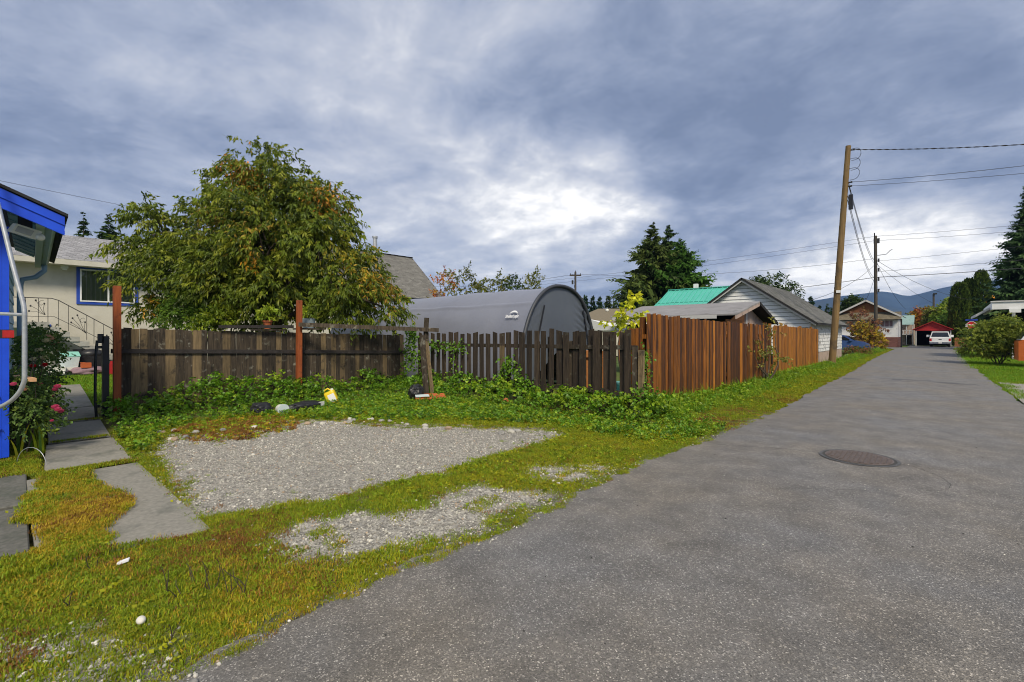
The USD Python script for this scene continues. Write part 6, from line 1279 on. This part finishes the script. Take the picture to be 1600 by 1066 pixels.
# tall grass and weeds at the foot of the stained fence
tg = [tuft(18, .30, .06, .011, .55, r), leafclump(22, .16, .26, .09, .045, r, .45)]
x = -4.25 + np.abs(r.normal(0, .42, 3600)); y = 8.4 + 54 * r.random(3600) ** 1.5; k_ = (x < lane_left(y) - .45); x, y = x[k_], y[k_]
S = r.uniform(.5, 1.3, len(x)) * (.6 + .9 * fbm2(x, y, .9, 51)) * np.exp(-(x + 4.25) / 1.3)
scatter('tall_weeds', 'tall grass and weeds along the foot of the stained fence', 'weeds', [tg[0], tg[1], tg[0], tg[1]], [M['grass_bright'], M['ivy_green'], M['grass_green'], M['ivy_lime']], np.column_stack([x, y, np.where(y > 10.6, -.05, ground_z(x, y))]), r.uniform(0, 6.3, len(x)), S, r.integers(0, 4, len(x)), tilt=r.uniform(0, .3, len(x)))

# gravel: real stones over the pad and the bald patches
def stone(seed, flat=.65):
    m = trimesh.creation.icosphere(1, 1.0); v = np.array(m.vertices); v = v * (1 + .5 * (meshkit.noise(v * 1.7 + seed * 9.1, seed)[:, None] - .5)) * arr(1, .8, flat); return MB().add(v, m.faces)
stones = [stone(k) for k in range(4)]
def jig(f, a): return lambda x, y: f(x + RNG.normal(0, a, x.shape), y + RNG.normal(0, a, x.shape))
xa, ya = sample(-9.3, -4.0, .9, 6.5, 44000, jig(lambda x, y: inside(PAD, x, y, .16, 3.0), .10)); xb, yb = sample(-4.5, -2.4, -1.6, 5.2, 26000, jig(lambda x, y: (inside(GRAV2, x, y, .2, 4.0) | inside(GRAV3, x, y, .2, 4.0) | inside(GRAV4, x, y, .25, 4.0)), .13))
xc, yc = sample(-4.6, -2.2, -1.2, 8, 5200, lambda x, y: np.abs(x - lane_left(y) + .04) < .13)
x, y = np.r_[xa, xb, xc], np.r_[ya, yb, yc]; S = .003 + .0095 * r.random(len(x)) ** 3.2 + .010 * (r.random(len(x)) > .992); S = S * np.where(x < -7.8, 1.25, 1.0)
scatter('gravel', 'pale grey crushed gravel of the parking pad', 'gravel', stones, [M['stone_a'], M['stone_b'], M['stone_c'], M['stone_d']], np.column_stack([x, y, ground_z(x, y) + np.where(x > lane_left(y), .012, 0) + S * .35]), r.uniform(0, 6.3, len(x)), S, np.where(r.random(len(x)) < .62 * np.clip((fbm2(x, y, 1.3, 71) - .42) * 4, 0, 1), 1, r.choice(4, len(x), p=[.52, .28, .12, .08])), tilt=r.uniform(0, .8, len(x)))
xg, yg = sample(-2.5, 1.4, -1, 9, 520, lambda x, y: (x > lane_left(y) + .05)); Sg = .002 + .006 * r.random(len(xg)) ** 3
scatter('lane_grit', 'loose grit lying on the asphalt lane', 'grit', stones, [M['stone_c'], M['tar'], M['stone_a'], M['tar']], np.column_stack([xg, yg, lane_z(xg, yg) + Sg * .3]), r.uniform(0, 6.3, len(xg)), Sg, r.integers(0, 4, len(xg)))
# bigger rocks along the back edge of the pad, one by one
for k_ in range(46):
    if k_ < 30: x_, y_ = np.array([(-8.9, 1.6), (-8.5, 1.75), (-8.2, 2.1), (-8.35, 2.6), (-8.3, 3.1), (-8.1, 3.7), (-7.7, 4.15), (-6.9, 4.6)])[k_ % 8] + r.normal(0, .14, 2)
    else: x_, y_ = r.uniform(-8.5, -4.4), 0; y_ = np.interp(x_, [-8.5, -6.5, -4.4], [4.0, 4.7, 6.0]) + r.normal(0, .12)
    s_ = r.uniform(.025, .075); mb = stone(100 + k_, .55); v, f, c = mb.mesh()
    rock_label = 'grey stone lying loose along the back edge of the gravel pad'
    single('loose_stone', rock_label, 'stone', MB().add(v * s_ + arr(x_, y_, float(ground_z(x_, y_)) + s_ * .25), f), M[('stone_a', 'stone_b', 'stone_a', 'stone_b', 'stone_d')[k_ % 5]], group='loose stones at the back of the pad')

# creepers that climb: each a plant of its own
def climber(label, pts, n, L, seed, mat='ivy_green'):
    r = np.random.default_rng(seed); t = thing('climbing_vine', label, 'vine'); pts = np.array(pts, float); k = np.arange(len(pts)); tt = r.uniform(0, len(pts) - 1, n); P = np.column_stack([np.interp(tt, k, pts[:, j]) for j in range(3)]) + r.normal(0, 1, (n, 3)) * arr(.10, .045, .09)
    D = ball_dirs(n, r) + arr(.15, -.5, -.35); mb = MB(); mb.add(*leaves(P, D, L * r.uniform(.6, 1.2, n), L * .85, palette(n, [(.07, .17, .014), (.11, .22, .02), (.05, .11, .012)], [3, 2, 2], r), r, .15, .1)); part(t, 'foliage', mb, M['leaf_tinted'], tint=True); part(t, 'stem', MB().tube(pts, .008, 5), M['bark'], True)
climber('vine mound climbing the tan post in the middle of the pickets', [(-7.65, 7.86, .2), (-7.5, 7.85, .75), (-7.3, 7.85, .95), (-6.95, 7.85, .6), (-6.7, 7.86, .25)], 420, .075, 1)
climber('vine hanging over the left end of the picket fence', [(-10.9, 7.88, .2), (-10.8, 7.87, 1.0), (-10.4, 7.87, 1.32), (-9.9, 7.87, 1.28), (-9.3, 7.87, 1.3), (-8.9, 7.87, 1.22)], 330, .075, 2)
climber('thin vine strand dangling down one picket near the left', [(-9.35, 7.87, 1.3), (-9.3, 7.87, .9), (-9.32, 7.87, .35)], 70, .07, 3)
climber('dark vine filling the gap between both fences', [(-11.5, 7.8, .1), (-11.4, 7.85, 1.0), (-11.2, 7.85, 1.75), (-11.0, 7.85, 1.5), (-11.2, 7.85, .6)], 520, .085, 4)
climber('vine climbing the gap between picket fence and tall brown fence', [(-3.95, 7.95, .1), (-4.0, 7.98, .6), (-4.1, 8.1, 1.1), (-4.2, 8.3, 1.25), (-4.22, 8.55, .5), (-4.2, 8.8, .15)], 360, .065, 5)

# dead stalks in the verge
for k_, (x_, y_, h) in enumerate(((-4.14, .39, .13), (-3.46, .65, .17), (-3.46, .80, .15), (-3.31, .84, .20), (-3.18, .91, .18), (-3.12, .97, .22), (-3.68, .23, .15), (-2.92, .56, .10), (-3.36, .70, .12))):
    mb = MB(); z0 = float(ground_z(x_, y_))
    for j in range(3 if k_ in (3, 4, 5) else 2): limb(mb, (x_, y_, z0 - .02), (x_ + r.normal(0, .045), y_ + r.normal(0, .045), z0 + h * r.uniform(.6, 1.15)), .0035, .0018, r, 0, 5, .08)
    single('dead_stalk', 'dry brown stalk sticking up from the mossy verge', 'stalk', mb, M['dry_stem'], True, group='dry stalks in the verge')

# ------------------------------------------------------------------ flower bed by the blue building
r = np.random.default_rng(31)
rb = thing('rose_bush', 'rose bush with pink blooms beside the path and blue wall', 'rose bush')
lob = [((-9.0, .12, .62), arr(.42, .24, .30)), ((-9.6, .16, .68), arr(.45, .24, .32)), ((-8.75, .22, .42), arr(.30, .2, .22)), ((-10.2, .2, .62), arr(.45, .22, .30)), ((-9.4, .30, .5), arr(.4, .18, .3)), ((-8.9, .02, .80), arr(.28, .16, .28)), ((-10.4, .22, .6), arr(.5, .2, .35))]
part(rb, 'foliage', MB().add(*lobed_crown(lob, 620, (.05, .034), r, ([(.05, .10, .026), (.075, .135, .034), (.034, .068, .022), (.10, .15, .026)], [3, 3, 2, 1]), (), (.08, .2), 8, .35, .3)), M['leaf_tinted'], tint=True)
sm = MB()
for k_ in range(14): limb(sm, (-9.4 + r.normal(0, .5), .08 + r.normal(0, .06), 0), (-9.2 + r.normal(0, .6), .2 + r.normal(0, .1), r.uniform(.8, 1.35)), .010, .004, r)
part(rb, 'canes', sm, M['bark'], True)
def rose(c, s, mt, parent):
    mb = MB(); rr = np.random.default_rng(int(abs(c[0] * 1000)) % 9973)
    for k in range(14):
        a = k * 2.4; ring = .25 + .75 * (k / 14); d = arr(math.cos(a) * ring, math.sin(a) * ring, 1.1 - ring * .75); d = unit(d); u = unit(np.cross(d, arr(0, 0, 1) + arr(.01, .02, 0))); w = np.cross(u, d); p = arr(*c)
        mb.add([p, p + s * (.55 * d + .42 * u), p + s * (1.0 * d + .28 * u + .10 * w), p + s * (1.0 * d - .28 * u + .10 * w), p + s * (.55 * d - .42 * u)], [[0, 1, 2], [0, 2, 3], [0, 3, 4]])
    part(parent, 'bloom', mb, M[mt])
for c, s, mt in (((-9.0, .44, .84), .06, 'petal_pink'), ((-9.08, .42, .80), .05, 'petal_pink'), ((-8.62, .40, .60), .062, 'petal_pink'), ((-8.5, .42, .58), .055, 'petal_pink'), ((-8.55, .45, .55), .05, 'petal_pink'), ((-9.5, .34, .78), .045, 'petal_pink'), ((-9.3, .40, .70), .04, 'petal_pink'), ((-8.1, .02, .98), .045, 'petal_pink'), ((-8.5, .10, .92), .045, 'petal_peach'), ((-8.7, .12, .86), .045, 'petal_peach'), ((-9.2, .28, .88), .04, 'petal_pink'), ((-8.45, .36, .46), .03, 'petal_pink')): rose(c, s, mt, rb)
rp = thing('rose_bush', 'taller rose bush with cream and peach blooms further along the blue wall', 'rose bush')
lob = [((-12.2, .34, 1.32), arr(.6, .28, .32)), ((-13.0, .42, 1.3), arr(.7, .28, .4)), ((-12.0, .25, .8), arr(.6, .25, .35)), ((-11.3, .25, 1.3), arr(.4, .2, .25)), ((-13.6, .45, .8), arr(.6, .25, .4))]
part(rp, 'foliage', MB().add(*lobed_crown(lob, 430, (.06, .04), r, ([(.055, .11, .028), (.09, .145, .036), (.036, .07, .022)], [3, 3, 2]), (), (.1, .25), 8, .35, .3)), M['leaf_tinted'], tint=True)
sm = MB()
for k_ in range(8): limb(sm, (-12.4 + r.normal(0, .5), .3, 0), (-12.4 + r.normal(0, .6), .35, r.uniform(.9, 1.5)), .011, .004, r)
part(rp, 'canes', sm, M['bark'], True)
for c, s, mt in (((-11.2, .40, 1.45), .08, 'petal_cream'), ((-11.6, .45, 1.52), .07, 'petal_peach'), ((-12.1, .5, 1.48), .08, 'petal_peach'), ((-11.0, .32, 1.30), .07, 'petal_cream'), ((-12.6, .55, 1.38), .08, 'petal_peach'), ((-13.1, .62, 1.40), .08, 'petal_peach'), ((-11.1, .38, 1.16), .075, 'petal_cream'), ((-10.9, .25, 1.15), .07, 'petal_cream'), ((-10.6, .24, 1.06), .06, 'petal_red'), ((-11.0, .38, 1.05), .065, 'petal_red'), ((-12.9, .6, 1.25), .07, 'petal_cream')): rose(c, s, mt, rp)
ir = thing('iris_clump', 'clump of long sword-shaped leaves at the foot of the roses', 'plant')
for k_ in range(26):
    x_, y_ = r.uniform(-9.6, -8.45), r.uniform(.02, .30); h = r.uniform(.32, .62); a = r.uniform(0, 6.3); dx = arr(math.cos(a), math.sin(a) * .6, 0) * h * r.uniform(.08, .45); s_ = arr(-math.sin(a), math.cos(a), 0) * .017; b_ = arr(x_, y_, 0); pts = [b_ + dx * t ** 2 + arr(0, 0, h * t * (1 - .18 * t)) for t in np.linspace(0, 1, 5)]
    v = np.vstack([[p - s_ * (1 - t ** 3 * .9), p + s_ * (1 - t ** 3 * .9)] for p, t in zip(pts, np.linspace(0, 1, 5))]); part(ir, 'leaf', MB().add(v, [[2 * i, 2 * i + 1, 2 * i + 3, 2 * i + 2] for i in range(4)]), M[('ivy_dark', 'grass_green', 'grass_olive')[k_ % 3]])
single('garden_hoop', 'thin pale wire hoop arching at the front of the flower bed', 'hoop', MB().tube([(-8.1 + .2 * math.cos(a) , .17 + .12 * math.cos(a), .22 * math.sin(a)) for a in np.linspace(0, math.pi, 14)], .004, 5), M['galvanised'], True)
single('plank_tray', 'peach coloured plank among the roses', 'plank', MB().beam((-9.2, .06, 1.02), (-8.65, .17, 1.0), .12, .045), M['peach_plank'])

# ------------------------------------------------------------------ small things lying about
tw_ = thing('terracotta_pot', 'terracotta pot with a small green plant on the fence top', 'flower pot', loc=(-11.95, 4.22, 1.72))
part(tw_, 'pot', MB().tube([(0, 0, 0), (0, 0, .17)], [.07, .10], 14).tube([(0, 0, .171), (0, 0, .21)], .115, 14), M['terracotta']); part(tw_, 'plant', MB().add(*lobed_crown([((0, 0, .33), .16)], 46, (.10, .05), r, LIME, (), (.08, .16), 6, .1)), M['leaf_tinted'], tint=True)
part(tw_, 'shelf', MB().box((-.25, -.3, -.04), (.22, .35, -.001)), M['weathered_dark'])
bk = thing('planted_bucket', 'grey-blue bucket with lime seedlings right of the second red post', 'bucket', loc=(-11.95, 5.22, 1.80))
part(bk, 'bucket', MB().tube([(0, 0, -.05), (0, 0, .20)], [.13, .16], 16), M['bucket_grey'], True); part(bk, 'plant', MB().add(*lobed_crown([((0, 0, .30), .13)], 36, (.08, .045), r, LIME, (), (.06, .12), 6, .1)), M['leaf_tinted'], tint=True); part(bk, 'shelf', MB().box((-.25, -.3, -.09), (.22, .35, -.051)), M['weathered_dark'])
jc = thing('jerry_can', 'yellow plastic jug with a white label lying tilted in the creepers', 'jug', loc=(-10.0, 4.88, .18), rz=47)
def rbx(c, h): m = trimesh.creation.box(2 * np.array(h)); m = m.subdivide().subdivide(); v = np.array(m.vertices); k = np.array(h); q = v / k; v = k * q * (1 - .13 * (np.abs(q) ** 4).sum(1, keepdims=True) / 3 ** .5 * .6); return v + np.array(c), m.faces
v, f = rbx((0, 0, 0), (.12, .075, .15)); a_ = math.radians(-24); R_ = np.array([[math.cos(a_), 0, math.sin(a_)], [0, 1, 0], [-math.sin(a_), 0, math.cos(a_)]])
part(jc, 'body', MB().add(v @ R_.T, f), M['yellow_plastic'], True)
part(jc, 'label', MB().hexa((np.array([(-.05, -.073, -.11), (.10, -.073, -.11), (.10, -.067, -.11), (-.05, -.067, -.11), (-.05, -.073, .07), (.10, -.073, .07), (.10, -.067, .07), (-.05, -.067, .07)]) + arr(.0, -.003, 0)) @ R_.T), M['white_print'])
part(jc, 'handle', MB().tube(np.array([(-.09, 0, .13), (-.08, 0, .20), (.0, 0, .21), (.05, 0, .14)]) @ R_.T, .018, 8), M['yellow_plastic'], True); part(jc, 'cap', MB().tube(np.array([(.075, 0, .13), (.075, 0, .18)]) @ R_.T, .03, 10), M['white_plastic'])
def crumple(label, c, rad, mt, seed, name='plastic_bag', cat='bag'):
    m = trimesh.creation.icosphere(3, 1.0); v = np.array(m.vertices); v = v * (.75 + .55 * meshkit.fbm(v * 2.6 + seed, 4, seed)[:, None]); v[:, 2] = np.maximum(v[:, 2], -.5); return single(name, label, cat, MB().add(v * arr(*rad) + arr(*c), m.faces), M[mt], False)
crumple('black plastic bag left of the white tub', (-9.66, 3.30, .15), (.22, .19, .12), 'black_plastic', 3)
crumple('long black sack right of the white tub', (-9.36, 4.02, .14), (.16, .36, .11), 'black_plastic', 5)
tb = thing('white_tub', 'whitish plastic tub lying between two black bags', 'tub', loc=(-9.34, 3.56, .14))
part(tb, 'tub', MB().tube([(-.10, 0, 0), (.06, 0, 0)], [.085, .10], 18), M['white_plastic'], True); part(tb, 'lid', MB().tube([(.061, 0, 0), (.085, 0, 0)], .108, 18), M['pale_plastic'], True)
single('paper_scrap', 'white crumpled paper at the edge of the long black sack', 'paper', MB().obox((-9.25, 4.30, .17), arr(.02, .05, .01), arr(.02, -.01, .05), arr(.003, .001, 0)), M['white_print'])
single('orange_panel', 'orange-red board lying flat at the foot of the leaning prop', 'board', MB().obox((-8.68, 6.62, .145), arr(.17, .30, .0), arr(-.16, .10, .03), arr(0, 0, .012)), M['orange_board'])
single('grey_panel', 'small pale grey panel on the orange board', 'panel', MB().obox((-8.72, 6.42, .178), arr(.07, .14, .0), arr(-.07, .04, .012), arr(0, 0, .008)), M['pale_plastic'])
crumple('dark tangled bag at the foot of the leaning prop', (-8.98, 6.45, .22), (.17, .19, .20), 'black_plastic', 8)
single('white_scrap', 'small white scrap on the mossy verge near the lane', 'litter', MB().obox((-4.09, .52, .045), arr(.012, .03, .008), arr(-.02, .006, 0), arr(0, 0, .006)), M['white_print'])
single('pale_pebble', 'single pale round pebble in the moss near the lane edge', 'pebble', MB().ball((-3.19, .48, .04), arr(.03, .022, .02), 2), M['stone_c'], True)
single('clay_ball', 'orange clay pot shard under the picket fence', 'shard', MB().ball((-6.85, 7.25, .16), arr(.07, .05, .05), 2, jitter=.3), M['terracotta'], True)
